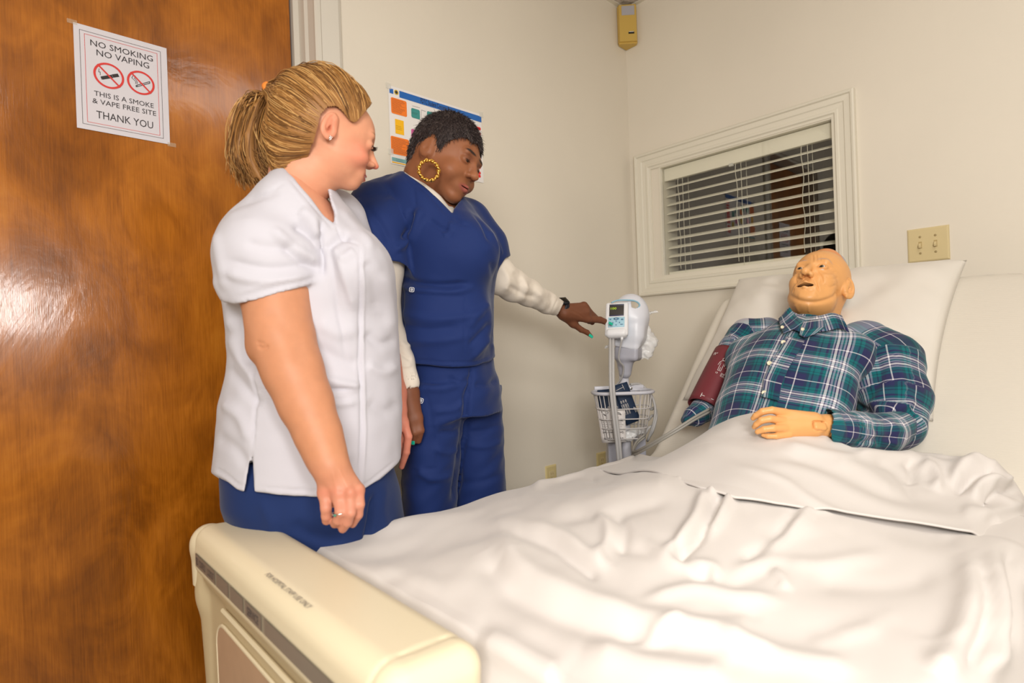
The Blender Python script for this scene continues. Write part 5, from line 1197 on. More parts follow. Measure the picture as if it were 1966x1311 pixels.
v4.cutpx([(600, 470), (700, 483), (735, 498), (768, 504), (780, 512), (820, 560), (600, 700)], '-', .002); v4.limb([(P(735, 520, 1.485), .058), (P(732, 490, 1.49), .058)], .004, '-')
v5 = Vol((-.52, 1.24, -.12), (.04, 1.96, .46), .0045)
v5.limb(L_((895, 430, 1.68, 50), (925, 475, 1.70, 46), (948, 520, 1.72, 40)), .02); v5.cutpx([(969, 496), (962, 504), (952, 512), (940, 520), (930, 640), (1020, 640), (1020, 480), (985, 488)], '-', .002)
v.F = smin(smin(v.F, v4.F, .012), v5.F, .03)
v.cutpx([(700, 690), (785, 699), (830, 703), (880, 705), (915, 703), (940, 694), (957, 679), (990, 660), (1000, 900), (700, 900)], '-', .002)
v.cutpx([(750, 300), (764, 327), (776, 331), (793, 342), (812, 357), (830, 375), (848, 391), (862, 404), (870, 413), (872, 402), (885, 385), (905, 330), (850, 300)], '-', .004)
V, F = v.mesh()
V = folds(V, F, [(a_, b_, c_*1.5) for a_, b_, c_ in [([(793, 405), (788, 435), (775, 462)], 6, -.012), ([(812, 400), (800, 430), (785, 470)], 8, .007), ([(740, 380), (770, 400), (795, 425)], 10, .004), ([(760, 480), (775, 470), (788, 440)], 6, .006), ([(700, 395), (730, 430), (750, 470)], 8, -.004), ([(690, 380), (686, 420), (700, 460)], 5, .003), ([(735, 480), (760, 488), (770, 488)], 3, -.002),
 ([(710, 474), (740, 489), (770, 494)], 2, -.0015), ([(765, 330), (800, 355), (835, 388), (867, 420)], 2.6, -.0018), ([(770, 345), (805, 372), (862, 428)], 2, .001), ([(800, 340), (795, 365), (800, 400)], 3, -.002), ([(870, 412), (885, 430), (900, 436)], 3, -.002), ([(868, 425), (862, 445), (850, 450)], 5, .004), ([(820, 420), (850, 440), (870, 450)], 6, -.004),
 ([(765, 532), (800, 543), (850, 548), (900, 545)], 6, -.007), ([(762, 548), (805, 556), (860, 560), (910, 552)], 7, .005), ([(768, 600), (820, 612), (880, 610), (930, 600)], 8, .004), ([(765, 620), (820, 632), (880, 628)], 8, -.004), ([(765, 650), (830, 655), (900, 645)], 9, .004), ([(940, 580), (920, 600), (900, 630)], 7, .004), ([(945, 620), (925, 640), (900, 665)], 7, -.005), ([(946, 650), (930, 660), (905, 690)], 6, .005), ([(940, 660), (950, 672), (958, 682)], 5, .006),
 ([(774, 544), (776, 690)], 2, -.0016), ([(776, 556), (800, 564), (894, 570)], 2.2, -.002), ([(894, 570), (893, 600), (890, 690)], 2, -.0014), ([(770, 688), (830, 694), (880, 695), (920, 693), (950, 676)], 1.8, -.0015), ([(778, 560), (800, 552)], 2, -.001), ([(943, 500), (950, 540), (945, 570)], 6, -.004), ([(905, 400), (925, 430), (940, 465)], 4, -.004), ([(940, 440), (955, 470), (962, 490)], 4, .003), ([(880, 420), (920, 450), (945, 490)], 14, .003)]], 1.72)
N = vnormals(V, F); V = V+N*(wob(V, 16, 51)*.0022+wob(V, 50, 52)*.0007)[:, None]
st2 = ob('scrub_top', W(V), F, NAV2, p2)
# trousers
v = Vol((-.46, 1.34, -1.03), (.04, 1.96, .02), .006)
v.stack([(665, 775, 942, .165, 1.665), (705, 777, 950, .185, 1.665), (750, 775, 960, .185, 1.665), (790, 776, 963, .175, 1.665)])
v.stack([(740, 774, 905, .135, 1.61), (800, 773, 897, .132, 1.61), (860, 772, 887, .125, 1.61), (940, 772, 877, .115, 1.61), (1100, 776, 874, .105, 1.61), (1340, 778, 872, .10, 1.61)], .025)
v.stack([(740, 855, 962, .125, 1.735), (800, 862, 965, .12, 1.735), (860, 868, 967, .115, 1.735), (940, 870, 973, .11, 1.735), (1100, 872, 966, .10, 1.735), (1285, 874, 962, .095, 1.735)], .012)
V, F = v.mesh()
V = folds(V, F, [(a_, b_, c_*1.6) for a_, b_, c_ in [([(905, 706), (905, 730), (898, 760)], 4, -.008), ([(898, 745), (892, 820), (880, 900), (872, 960)], 6, -.010), ([(800, 740), (850, 745), (900, 730)], 7, .004), ([(860, 725), (885, 735), (905, 722)], 5, -.005), ([(910, 735), (935, 740), (958, 725)], 5, -.004), ([(830, 790), (870, 785), (893, 770)], 6, .004), ([(840, 830), (870, 830), (885, 820)], 5, -.004), ([(900, 830), (930, 828), (962, 815)], 5, -.0035), ([(890, 850), (930, 858), (966, 846)], 5, .003), ([(830, 860), (860, 870), (882, 860)], 6, .003), ([(803, 758), (822, 762)], 1.6, -.001), ([(822, 762), (832, 830), (842, 898)], 2, -.002), ([(790, 905), (842, 898)], 2, -.0016), ([(800, 900), (830, 920), (870, 910)], 7, .004), ([(880, 930), (920, 925), (965, 910)], 7, -.003)]])
N = vnormals(V, F); V = V+N*(wob(V*np.array([1, 1, 1.6]), 26, 53)*.002)[:, None]
tr2 = ob('trousers', W(V), F, NAV2, p2)
shoe(p2, 836, 1.55); shoe(p2, 925, 1.68)
M_LOGO = mat('white_embroidery', (226, 226, 230), .7)
def patch(par, name, x, y, Z, w_, h_, tilt=0.):
    """small stitched square emblem: rounded ring with a figure-8 inside"""
    c = P(x, y, Z); ax_ = nrm((math.cos(tilt), -.1, -math.sin(tilt))); ay = nrm((math.sin(tilt), 0, math.cos(tilt)))
    g = MB(); pts = [c+ax_*w_*np.sign(math.cos(t))*abs(math.cos(t))**.45+ay*h_*np.sign(math.sin(t))*abs(math.sin(t))**.45 for t in np.linspace(0, 2*math.pi, 29)[:-1]]
    g.tube(pts, .0009, 5, closed=True)
    for s in (-1, 1): g.tube([c+ay*s*h_*.27+ax_*w_*.42*math.cos(t)+ay*h_*.26*math.sin(t) for t in np.linspace(0, 2*math.pi, 13)[:-1]], .0008, 5, closed=True)
    Vv, Ff = g.get(); return ob(name, W(Vv), Ff, M_LOGO, par)
def front_depth(o_, x, y):                               # nearest surface depth of an object along a line of sight
    co = np.array([v_.co[:] for v_ in o_.data.vertices])+origin(o_); q = CC(co); u_, w_ = proj(q); d = np.hypot(u_-x, w_-y)
    k = np.argsort(d)[:60]; k = k[d[k] < 6]; z = q[k, 1]; return z[z < z.min()+.03].mean()
patch(st2, 'emblem', 790.5, 556, front_depth(st2, 790.5, 556)-.010, .0062, .0056, .1)
patch(tr2, 'emblem', 808, 769, front_depth(tr2, 808, 769)-.008, .0060, .0062, .25)
# wrist watch
g = MB(); wc = P(1079, 590, 2.005); wa = nrm(P(1084, 597, 2.01)-P(1060, 586, 1.97)); w1 = nrm(np.cross(wa, (0, 1, 0))); w2_ = np.cross(wa, w1)
th = np.linspace(0, 2*math.pi, 33)[:-1]; g.tube([wc+w1*.0265*math.cos(t)+w2_*.0265*math.sin(t) for t in th], .0035, 8, closed=True); Vv, Ff = g.get(); Vv = Vv+((Vv-wc)@wa)[:, None]*wa*2.0
watch = ob('wristwatch', W(Vv), Ff, mat('black_rubber_strap', (24, 26, 34), .5), p2)
zc_ = np.array(P(1083, 578, 1.985)); nz_ = nrm((.15, -.55, .8)); ux_ = nrm(np.cross((-.35, 0, .9), nz_)); ux_ = nrm(wa-nz_*(wa@nz_)); uy_ = np.cross(nz_, ux_)
g = MB(); g.rbox(zc_, (.0155, .0185, .0052), .0050, np.array([ux_, uy_, nz_]), n=4); Vv, Ff = g.get(); ob('watch_case', W(Vv), Ff, mat('dark_metal', (60, 62, 66), .25, metal=.8), watch)
g = MB(); g.rbox(zc_+nz_*.0050, (.0130, .0160, .0014), .0012, np.array([ux_, uy_, nz_]), n=2); Vv, Ff = g.get(); ob('watch_glass', W(Vv), Ff, mat('black_glass', (10, 11, 13), .08), watch)

# ================================================================== patient dummy
DUM = root('mannequin', (1.70, .64, .66), label='elderly male patient training dummy in a green plaid shirt propped up in the bed', category='mannequin')
M_DUM = mat('dummy_vinyl', (222, 160, 96), .38, spec=.4, vcol=True, bump=[(260, .10, .0006)], vary=(30, .03))
VN = np.array(lin((226, 166, 104))[:3])
fD = (-.575, -.55, .58); uD = (.42, .42, .76); A3 = frame(fD, uD); sc3 = 1.02
lE = np.array([-.081, -.012, .002])
O3 = P(1629, 553, 1.735)-A3.T@lE*sc3
hv = head_vol(O3, A3, sc3, .0019, 'c', (-.115, -.14, -.25), (.115, .135, .145))
for (a, ra), (b_, rb) in zip([(P(1578, 560, 1.80), .062)], [(P(1563, 622, 1.81), .066)]): hv.cone(loc(hv, a), loc(hv, b_), ra, rb, .03)
V, F = hv.mesh(); col = np.tile(VN, (len(V), 1))
for s in (-1, 1):
    arc = .034+.006*(1-((V[:, 0]*s-.032)/.020)**2); m_ = np.clip(1.6-np.abs(V[:, 2]-arc)/.0020, 0, 1)*np.clip(1.5-np.abs(V[:, 0]*s-.032)/.015, 0, 1)*(V[:, 1] > .03); col = mixc(col, .8*np.clip(m_, 0, 1), (170, 156, 160))
    col = mixc(col, .6*blob(V, (s*.031, .092, .009), (.0150, .008, .0045), .6), (150, 92, 62)); col = mixc(col, .8*blob(V, (s*.0062, .107, -.042), (.005, .007, .005)), (110, 60, 34))
col = mixc(col, np.clip(blob(V, (0, .088, -.067), (.0225, .026, .0070), .3)*1.6*(V[:, 1] < .0935), 0, 1), (56, 28, 20))
Vh_ = folds(from_local(hv, V), F, [([(1514, 566), (1536, 577), (1568, 580), (1600, 570), (1612, 556)], 4.5, -.0050), ([(1530, 566), (1550, 570), (1570, 566)], 7, .003), ([(1567, 520), (1577, 531), (1579, 546)], 2.6, -.0028), ([(1533, 524), (1528, 536), (1530, 546)], 2.4, -.0022),
 ([(1573, 517), (1585, 518), (1597, 514)], 2, -.0018), ([(1578, 521), (1592, 524), (1606, 522)], 2, -.0016), ([(1584, 530), (1598, 536), (1610, 532)], 2.2, -.0016), ([(1582, 545), (1594, 551), (1606, 546)], 2.4, -.0018), ([(1596, 505), (1606, 508), (1612, 514)], 1.8, -.0014), ([(1598, 511), (1608, 516)], 1.8, -.0012),
 ([(1560, 489), (1561, 503)], 1.8, -.0022), ([(1567, 488), (1569, 502)], 1.8, -.0020), ([(1574, 490), (1575, 501)], 1.8, -.0014), ([(1545, 556), (1556, 558), (1566, 555)], 2, -.0014), ([(1552, 584), (1553, 600)], 2.5, .002), ([(1526, 584), (1535, 600)], 3, .002)])
parts = [(Vh_, F, col)]
def BL(t, y, n_): return CC(BR(t, y, n_)[None])[0]
# trunk frame: x across (towards the dummy's left), y away from the mattress, z along the spine
TX = np.array([0, -1, 0]); TZ = np.array([c_, 0, s_]); TY = np.array([-s_, 0, c_]); TO = np.array([1.60, .655, .650])
def TP(x, y, z): return TO+TX*x+TY*y+TZ*z
v = Vol((-.26, -.02, -.12), (.26, .30, .62), .007)
v.stack([(-.10, -.01, .13, .105, .07), (.1, -.01, .135, .105, .08), (.3, -.01, .14, .105, .08), (.38, -.01, .13, .10, .07), (.44, 0, .08, .10, .05)], px=False)
V, F = v.mesh(); Vw = TO+V[:, :1]*TX+V[:, 1:2]*TY+V[:, 2:]*TZ; parts.append((CC(Vw), F, np.tile(VN, (len(V), 1))))
v = Vol((.40, 1.24, -.32), (.90, 1.72, .02), .0024)          # left forearm and hand
v.limb([(P(1650, 827, 1.39), .030), (P(1625, 822, 1.365), .0285), (P(1590, 818, 1.355), .0265), (P(1560, 815, 1.350), .026)], .01)
for (a, b_, ra, rb) in (((1560, 808, 1.350), (1508, 795, 1.355), .022, .0130), ((1560, 814, 1.345), (1503, 809, 1.345), .023, .0130), ((1560, 820, 1.345), (1506, 822, 1.337), .022, .0125), ((1560, 826, 1.350), (1515, 832, 1.337), .018, .0105)): v.cone(P(*a), P(*b_), ra, rb, .008)
for pts in (((1506, 793, 1.353, .0118), (1482, 787, 1.340, .0086), (1464, 790, 1.345, .0086), (1451, 798, 1.355, .0074), (1446, 803, 1.360, .0060)), ((1501, 808, 1.342, .0112), (1478, 804, 1.330, .0084), (1462, 807, 1.333, .0082), (1452, 815, 1.342, .0070), (1448, 820, 1.348, .0058)),
            ((1505, 822, 1.333, .0110), (1484, 822, 1.322, .0084), (1467, 824, 1.326, .0078), (1454, 829, 1.334, .0062)), ((1514, 834, 1.333, .0095), (1490, 837, 1.326, .0072), (1474, 837, 1.330, .0064), (1465, 835, 1.336, .0052))):
    v.limb([(P(x, y, Z), r_) for x, y, Z, r_ in pts], .002, k0=.003)
v.limb([(P(1545, 802, 1.37), .014), (P(1515, 802, 1.40), .011), (P(1495, 806, 1.41), .009)], .006)
# wrist joint: recessed slot with a hinge block
hx = nrm(P(1560, 815, 1.350)-P(1605, 820, 1.360)); hn = nrm(np.array([.05, -1, .5])-hx*(np.array([.05, -1, .5])@hx)); hy_ = np.cross(hn, hx); AJ = np.array([hx, hy_, hn])
jc = P(1572, 818, 1.327)
v.box(jc+hn*.004, (.0175, .0115, .010), .006, AJ, .001, '-'); v.box(jc-hn*.0015+hx*(-.002), (.0165, .0098, .008), .005, AJ, .0)
v.box(P(1590, 833, 1.340), (.0012, .014, .012), .001, AJ, .001, '-')
V, F = v.mesh(); parts.append((V, F, np.tile(VN, (len(V), 1))))
v = Vol((.50, 1.75, -.36), (.86, 2.08, .10), .005)            # right arm under the cuff and sleeve
v.limb([(P(1420, 655, 1.94), .045), (P(1372, 730, 1.86), .038), (P(1352, 786, 1.80), .030)], .01)
V, F = v.mesh(); parts.append((V, F, np.tile(VN, (len(V), 1))))
V, F, C = join(parts); ob('body', W(V), F, M_DUM, DUM, attrs={'Col': rgba(C)})
eyes(hv, DUM, (96, 84, 66), look=(.02, 1, -.12))
v = Vol((-.11, -.14, -.11), (.11, .06, .16), .0025, hv.O, hv.A)  # grey moulded hair: back and sides, rim over the crown
v.ell((0, -.020, .032), (.0785, .0945, .0870)); v.ell((0, -.016, .034), (.0722, .091, .081), 0, '-'); 
v.put(lambda X, Y, Z: (-(Y-.006+.25*(Z-.02)*(Z > .02)) < 0)*.02-(Y < .0)*0+np.maximum(Y-.012, -.2)+0*X+0*Z, (-.11, -.14, -.11), (.11, .06, .16), 0, '&', 0)
v.cone((.0, -.055, -.02), (0, -.045, -.075), .050, .046, .02)
V, F = v.mesh(); ob('grey_hair', W(from_local(hv, V)), F, mat('grey_moulded_hair', (150, 146, 150), .6, bump=(300, .3, .001)), DUM)
v = Vol((-.09, -.12, .02), (.09, .06, .16), .0025, hv.O, hv.A)
v.ell((0, -.016, .054), (.064, .074, .108)); V, F = v.mesh(); ob('scalp_dome', W(from_local(hv, V)), F, mat('orange_vinyl', (224, 146, 88), .45), DUM)
g = MB(); g.tube([np.array([.0650*math.cos(t), -.018, .054+.1090*math.sin(t)]) for t in np.linspace(.3, math.pi-.3, 30)], .0032, 8)
Vv, Ff = g.get(); ob('wig_rim', W(from_local(hv, Vv)), Ff, mat('grey_wig_rim', (168, 164, 168), .5), DUM)

# plaid flannel
def plaid():
    m = bpy.data.materials.new('plaid_flannel'); m.use_nodes = True; nt = m.node_tree; N = nt.nodes; L = nt.links; b = N['Principled BSDF']
    at = N.new('ShaderNodeAttribute'); at.attribute_name = 'cloth'; sx = N.new('ShaderNodeSeparateXYZ'); L.new(at.outputs['Vector'], sx.inputs[0])
    NV, TE, DK, GY, WH = (44, 46, 84), (22, 100, 106), (24, 62, 76), (150, 158, 176), (226, 222, 226)
    bands = [(0, GY), (.025, NV), (.045, WH), (.085, NV), (.105, GY), (.135, TE), (.20, DK), (.225, TE), (.27, NV), (.415, WH), (.435, NV), (.58, DK), (.62, TE), (.66, DK), (.68, TE), (.76, NV), (.80, TE), (.84, GY), (.865, NV), (.885, WH), (.925, NV), (.945, GY), (.975, TE)]
    outs = []
    for i, per in ((0, .118), (1, .128)):
        d = N.new('ShaderNodeMath'); d.operation = 'DIVIDE'; d.inputs[1].default_value = per; L.new(sx.outputs[i], d.inputs[0])
        f = N.new('ShaderNodeMath'); f.operation = 'FRACT'; L.new(d.outputs[0], f.inputs[0])
        r = N.new('ShaderNodeValToRGB'); r.color_ramp.interpolation = 'CONSTANT'; e = r.color_ramp.elements
        e[0].position = 0; e[0].color = lin(bands[0][1]); e[1].position = bands[1][0]; e[1].color = lin(bands[1][1])
        for p_, c in bands[2:]: x = e.new(p_); x.color = lin(c)
        L.new(f.outputs[0], r.inputs[0]); outs.append(r.outputs[0])
    # warp and weft shown half each; twill grain alternates them finely
    mx = N.new('ShaderNodeMix'); mx.data_type = 'RGBA'; mx.inputs[0].default_value = .5; L.new(outs[0], mx.inputs[6]); L.new(outs[1], mx.inputs[7])
    L.new(mx.outputs[2], b.inputs['Base Color']); b.inputs['Roughness'].default_value = .9; b.inputs['Specular IOR Level'].default_value = .15; b.inputs['Sheen Weight'].default_value = .15
    tc = N.new('ShaderNodeTexCoord'); n = N.new('ShaderNodeTexNoise'); n.inputs['Scale'].default_value = 800; L.new(tc.outputs['Object'], n.inputs['Vector'])
    bp = N.new('ShaderNodeBump'); bp.inputs['Strength'].default_value = .2; bp.inputs['Distance'].default_value = .0005; L.new(n.outputs[0], bp.inputs['Height']); L.new(bp.outputs[0], b.inputs['Normal'])
    return m
M_PL = plaid()
v = Vol((-.30, -.02, -.10), (.30, .32, .62), .0048)
v.stack([(-.10, -.01, .165, .105, .09), (.02, 0, .172, .108, .100), (.12, .0, .178, .112, .106), (.24, -.002, .180, .112, .108), (.33, -.008, .175, .108, .100), (.385, -.02, .160, .105, .086), (.43, -.012, .115, .105, .072), (.465, .0, .080, .105, .064)], px=False, ex=2.2)
v.ell((.135, .100, .355), (.065, .062, .065), .04); v.ell((-.165, .095, .350), (.060, .060, .062), .04)
V, F = v.mesh(); Vc = CC(TO+V[:, :1]*TX+V[:, 1:2]*TY+V[:, 2:]*TZ)
TORF = [([(1640, 640), (1622, 690), (1618, 760), (1640, 800)], 8, -.010), ([(1590, 640), (1606, 700), (1608, 760)], 9, .006), ([(1510, 640), (1515, 700), (1500, 760)], 12, .004), ([(1470, 610), (1440, 650), (1420, 700)], 8, -.006), ([(1560, 730), (1590, 770), (1625, 790)], 9, .006), ([(1500, 720), (1540, 735), (1590, 730)], 9, -.004), ([(1430, 700), (1450, 740), (1440, 780)], 8, .006), ([(1530, 630), (1560, 680), (1560, 720)], 10, -.004), ([(1570, 650), (1600, 660), (1630, 640)], 8, .005), ([(1450, 640), (1480, 660), (1500, 700)], 9, .004), ([(1410, 700), (1420, 710), (1412, 730)], 6, .010)]
Vc = folds(Vc, F, TORF); N = vnormals(Vc, F); Vc = Vc+N*(wob(Vc, 24, 61)*.0028)[:, None]
ang = np.arctan2(V[:, 0], V[:, 1]-.02); cl = np.stack([.135*ang+.35*V[:, 0]*.3, V[:, 2]+.012*np.sin(V[:, 0]*20), 0*ang], 1)
sh = ob('plaid_shirt', W(Vc), F, M_PL, DUM, attrs={'cloth': cl})
def sleeve(name, pts, k, strokes, cuts=(), hollow=None, h=.0045, seed=1, off=(0, 0)):
    Pn = np.array([p for p, r_ in pts]); Rn = np.array([r_ for p, r_ in pts]); mn = (Pn-Rn[:, None]).min(0)-.03; mx = (Pn+Rn[:, None]).max(0)+.03
    v = Vol(mn, mx, h); v.limb(pts, k)
    for c in cuts: v.cutpx(c, '-', .002)
    if hollow: v.limb(hollow, .004, '-')
    V, F = v.mesh(); V = folds(V, F, strokes); N = vnormals(V, F); V = V+N*(wob(V, 30, seed)*.0030+wob(V, 70, seed+1)*.0008)[:, None]
    best = np.full(len(V), 1e9); L0 = 0; cl = np.zeros((len(V), 3))
    for a, b_ in zip(Pn[:-1], Pn[1:]):
        e = b_-a; ln = np.linalg.norm(e); e = e/ln; t = np.clip((V-a)@e, 0, ln); q = V-a-t[:, None]*e; d = np.linalg.norm(q, axis=1); n1 = nrm(np.cross(e, (.2, .1, 1))); n2 = np.cross(e, n1)
        m = d < best; best = np.where(m, d, best); al = np.stack([np.arctan2(q@n1, q@n2)*.065+off[0], L0+t+off[1], 0*t], 1); cl = np.where(m[:, None], al, cl); L0 += ln
    return ob(name, W(V), F, M_PL, sh, attrs={'cloth': cl})
sleeve('sleeve', [(P(1660, 668, 1.66), .082), (P(1700, 700, 1.60), .090), (P(1714, 765, 1.54), .083), (P(1716, 815, 1.50), .062), (P(1700, 832, 1.47), .054)], .03,
 [([(1625, 770), (1660, 790), (1700, 800), (1755, 795)], 7, -.012), ([(1640, 790), (1690, 812), (1740, 818)], 8, .008), ([(1660, 770), (1710, 785), (1760, 770)], 8, .008), ([(1660, 660), (1660, 720), (1635, 760)], 9, .006), ([(1675, 665), (1690, 720), (1660, 780)], 9, -.005), ([(1700, 660), (1730, 720), (1750, 780)], 10, .004), ([(1720, 800), (1750, 812), (1765, 800)], 6, -.008), ([(1665, 645), (1712, 668), (1760, 730)], 8, .003), ([(1662, 668), (1700, 672), (1725, 690)], 3, -.003)], seed=71)
sleeve('sleeve', [(P(1722, 820, 1.48), .050), (P(1695, 832, 1.43), .051), (P(1650, 830, 1.39), .048), (P(1605, 822, 1.365), .0445), (P(1588, 820, 1.355), .046)], .012,
 [([(1640, 800), (1660, 830), (1650, 865)], 6, .005), ([(1670, 800), (1690, 830), (1690, 860)], 7, -.007), ([(1700, 800), (1720, 830), (1715, 860)], 7, .007), ([(1618, 790), (1628, 825), (1625, 860)], 3, -.003), ([(1640, 850), (1680, 845), (1730, 840)], 6, -.005), ([(1650, 810), (1690, 812), (1740, 830)], 6, .005)],
 cuts=[[(1582, 780), (1588, 800), (1598, 850), (1605, 875), (1520, 880), (1520, 780)]], hollow=[(P(1560, 812, 1.35), .041), (P(1625, 824, 1.37), .038)], h=.0038, seed=81, off=(.03, .05))
sleeve('sleeve', [(P(1470, 652, 1.90), .072), (P(1436, 652, 1.92), .066), (P(1412, 674, 1.90), .054), (P(1402, 694, 1.88), .050)], .02,
 [([(1400, 630), (1410, 660), (1400, 680)], 6, .006), ([(1420, 625), (1440, 660), (1425, 690)], 8, -.006), ([(1385, 660), (1400, 672), (1420, 680)], 5, .005)], seed=91)
sleeve('sleeve', [(P(1347, 788, 1.80), .040), (P(1334, 798, 1.78), .030), (P(1318, 808, 1.76), .018)], .01, [([(1325, 790), (1335, 810), (1330, 830)], 5, -.006), ([(1312, 800), (1322, 815)], 4, .006)], seed=95)
# collar, placket and buttons
def patchgrid(rows, off, m, name, par, cl_o, thick=.0022, nu=14):
    """strip of cloth spanned between px/depth polylines"""
    R_ = [np.array([P(*p) for p in r]) for r in rows]; R_ = [np.stack([np.interp(np.linspace(0, 1, nu), np.linspace(0, 1, len(r)), r[:, i]) for i in range(3)], 1) for r in R_]
    G = np.array(R_); k = len(G); uu = spl(np.arange(k)[:, None].repeat(3, 1), 3)[:, 0]; G2 = np.stack([[np.interp(uu, np.arange(k), G[:, j, i]) for j in range(nu)] for i in range(3)], -1).transpose(1, 0, 2)
    n = G2.shape[0]; V = G2.reshape(-1, 3); F = (np.arange(n-1)[:, None]*nu+np.arange(nu-1)[None]).ravel(); F = np.stack([F, F+1, F+nu+1, F+nu], 1)
    cl = np.stack([np.tile(np.linspace(0, .16, nu), n)+cl_o[0], np.repeat(np.linspace(0, .05, n), nu)+cl_o[1], np.zeros(len(V))], 1)
    o = ob(name, W(V), F, m, par, attrs={'cloth': cl}); s = o.modifiers.new('t', 'SOLIDIFY'); s.thickness = thick; s.offset = 0; return o
du, dw = proj(Vc)
def surf(x, y):
    d = np.hypot(du-x, dw-y); k = np.argsort(d)[:40]; return Vc[k, 1].min()
def cr(pts, off): return [(x, y, surf(x, y)-o_) for (x, y), o_ in zip(pts, off)]
patchgrid([cr([(1512, 592), (1530, 603), (1550, 609), (1575, 606), (1598, 600), (1616, 606)], [.012, .014, .016, .016, .014, .012]),
           cr([(1505, 602), (1522, 616), (1545, 624), (1580, 620), (1606, 614), (1624, 622)], [.014, .016, .018, .018, .016, .014]),
           cr([(1498, 614), (1514, 630), (1540, 638), (1585, 636), (1612, 629), (1630, 638)], [.006]*6)], 0, M_PL, 'collar', sh, (.02, .0))
patchgrid([cr([(1516, 590), (1526, 604), (1542, 618)], [.018, .020, .022]), cr([(1505, 602), (1512, 616), (1526, 630)], [.016, .016, .014]), cr([(1495, 612), (1498, 626), (1504, 640)], [.007]*3)], 0, M_PL, 'collar_point', sh, (.06, .02))
patchgrid([cr([(1543, 618), (1560, 614), (1582, 611)], [.022, .022, .020]), cr([(1537, 629), (1558, 630), (1584, 628)], [.016]*3), cr([(1535, 643), (1545, 648), (1566, 641)], [.008]*3)], 0, M_PL, 'collar_point', sh, (.10, .05))
M_BUT = mat('pearl_button', (226, 216, 186), .25)
for (x, y, Z) in ((1504, 657, None), (1477, 697, None), (1467, 754, None), (1502, 628, surf(1502, 628)-.013), (1541, 632, surf(1541, 632)-.016), (1615, 834, 1.325), (1684, 824, 1.365)):
    Z = surf(x, y)-.003 if Z is None else Z; c = P(x, y, Z); n_ = nrm(-c+np.array([-.3, 0, .5])); r_ = .0062 if y > 640 else .0048
    g = MB(); g.lathe([(r_*.8, -.001), (r_, 0), (r_, .0016), (r_*.8, .0024), (r_*.7, .0017), (.0001, .0016)], c, n_, 18); Vv, Ff = g.get(); bt = ob('button', W(Vv), Ff, M_BUT, sh)
# placket strip down the front
pl_ = [(1528, 650), (1515, 672), (1498, 700), (1484, 730), (1478, 765)]; pw_ = 17
rows = []
for (x, y) in pl_:
    rows.append([(x+dx, y+dx*.25, surf(x+dx, y+dx*.25)-.0035) for dx in (-pw_, -pw_*.4, 0, pw_*.4, pw_)])
patchgrid([[r[i] for r in rows] for i in range(5)], 0, M_PL, 'placket', sh, (.045, .0))

# blood pressure cuff on the dummy's right arm
ca, cb = P(1402, 682, 1.885), P(1352, 784, 1.80); ax_ = nrm(cb-ca); n1 = nrm(np.cross(ax_, (0, 1, .3))); n2 = np.cross(ax_, n1); V = []; nn_c, mm = 48, 14
for i in range(mm):
    t = i/(mm-1); c = ca+(cb-ca)*t; r_ = .0525+.0012*math.sin(t*math.pi)
    for j in range(nn_c):
        a = 2*math.pi*j/nn_c; V.append(c+(n1*math.cos(a)*r_+n2*math.sin(a)*r_*1.0)*(1+.012*math.sin(3*a+2*t)))
F = [(i*nn_c+j, i*nn_c+(j+1) % nn_c, (i+1)*nn_c+(j+1) % nn_c, (i+1)*nn_c+j) for i in range(mm-1) for j in range(nn_c)]
M_MAR = mat('maroon_nylon', (112, 48, 54), .5, spec=.3, bump=[(900, .25, .0004), (40, .1, .002)])
cuff = root('blood_pressure_cuff', W(cb[None])[0], label='maroon blood pressure cuff wrapped round the upper arm of the dummy', category='cuff')
o = ob('cuff_band', W(np.array(V)), [f[::-1] for f in F], M_MAR, cuff); s = o.modifiers.new('t', 'SOLIDIFY'); s.thickness = .0035; s.offset = 0
M_PRT = mat('white_print', (226, 220, 216), .6)
def oncuff(u, t): a = u; r_ = .0565; return ca+(cb-ca)*t+(n1*math.cos(a)+n2*math.sin(a))*r_
# angle facing the lens
vm = -(ca+cb)/2; a0 = math.atan2(vm@n2, vm@n1); lenc = np.linalg.norm(cb-ca)
sgn = 1 if (P(1400, 700, 1.8)-P(1360, 700, 1.8))@(n1*math.cos(a0+.5)+n2*math.sin(a0+.5)-n1*math.cos(a0)-n2*math.sin(a0)) > 0 else -1
def cstroke(name, segs, wd=.0011):
    g = MB(); 
    for s_g in segs: g.tube([oncuff(a0+sgn*(x-.020)/.0555, y/lenc) for x, y in s_g], wd, 5)
    Vv, Ff = g.get(); return ob(name, W(Vv), Ff, M_PRT, cuff)
def circ(cx, cy, r_, n=12, a=0, b_=6.28): return [(cx+r_*math.cos(t), cy+r_*math.sin(t)) for t in np.linspace(a, b_, n)]
H_ = .088
fig = [circ(.010, H_-.030, .0048), [(.006, H_-.024), (.001, H_-.016), (-.001, H_-.004)], [(.014, H_-.024), (.019, H_-.014), (.019, H_-.004)], [(.005, H_-.015), (.005, H_+.016)], [(.015, H_-.015), (.015, H_+.016)], [(.010, H_+.002), (.010, H_+.016)], [(.005, H_+.016), (.009, H_+.016)], [(.011, H_+.016), (.015, H_+.016)], [(.006, H_-.024), (.014, H_-.024)]]
cstroke('figure_pictogram', fig, .0008)
cstroke('figure_pictogram', [[(x+.026, y+.004) for x, y in s_g] for s_g in fig], .0008)
cstroke('size_box', [[(.020, H_+.022), (.034, H_+.022), (.034, H_+.033), (.020, H_+.033), (.020, H_+.022)]], .0007)
cstroke('bar_mark', [[(-.006, lenc-.022), (-.006, lenc-.006)], [(-.006, lenc-.014), (.034, lenc-.014)]], .0012)
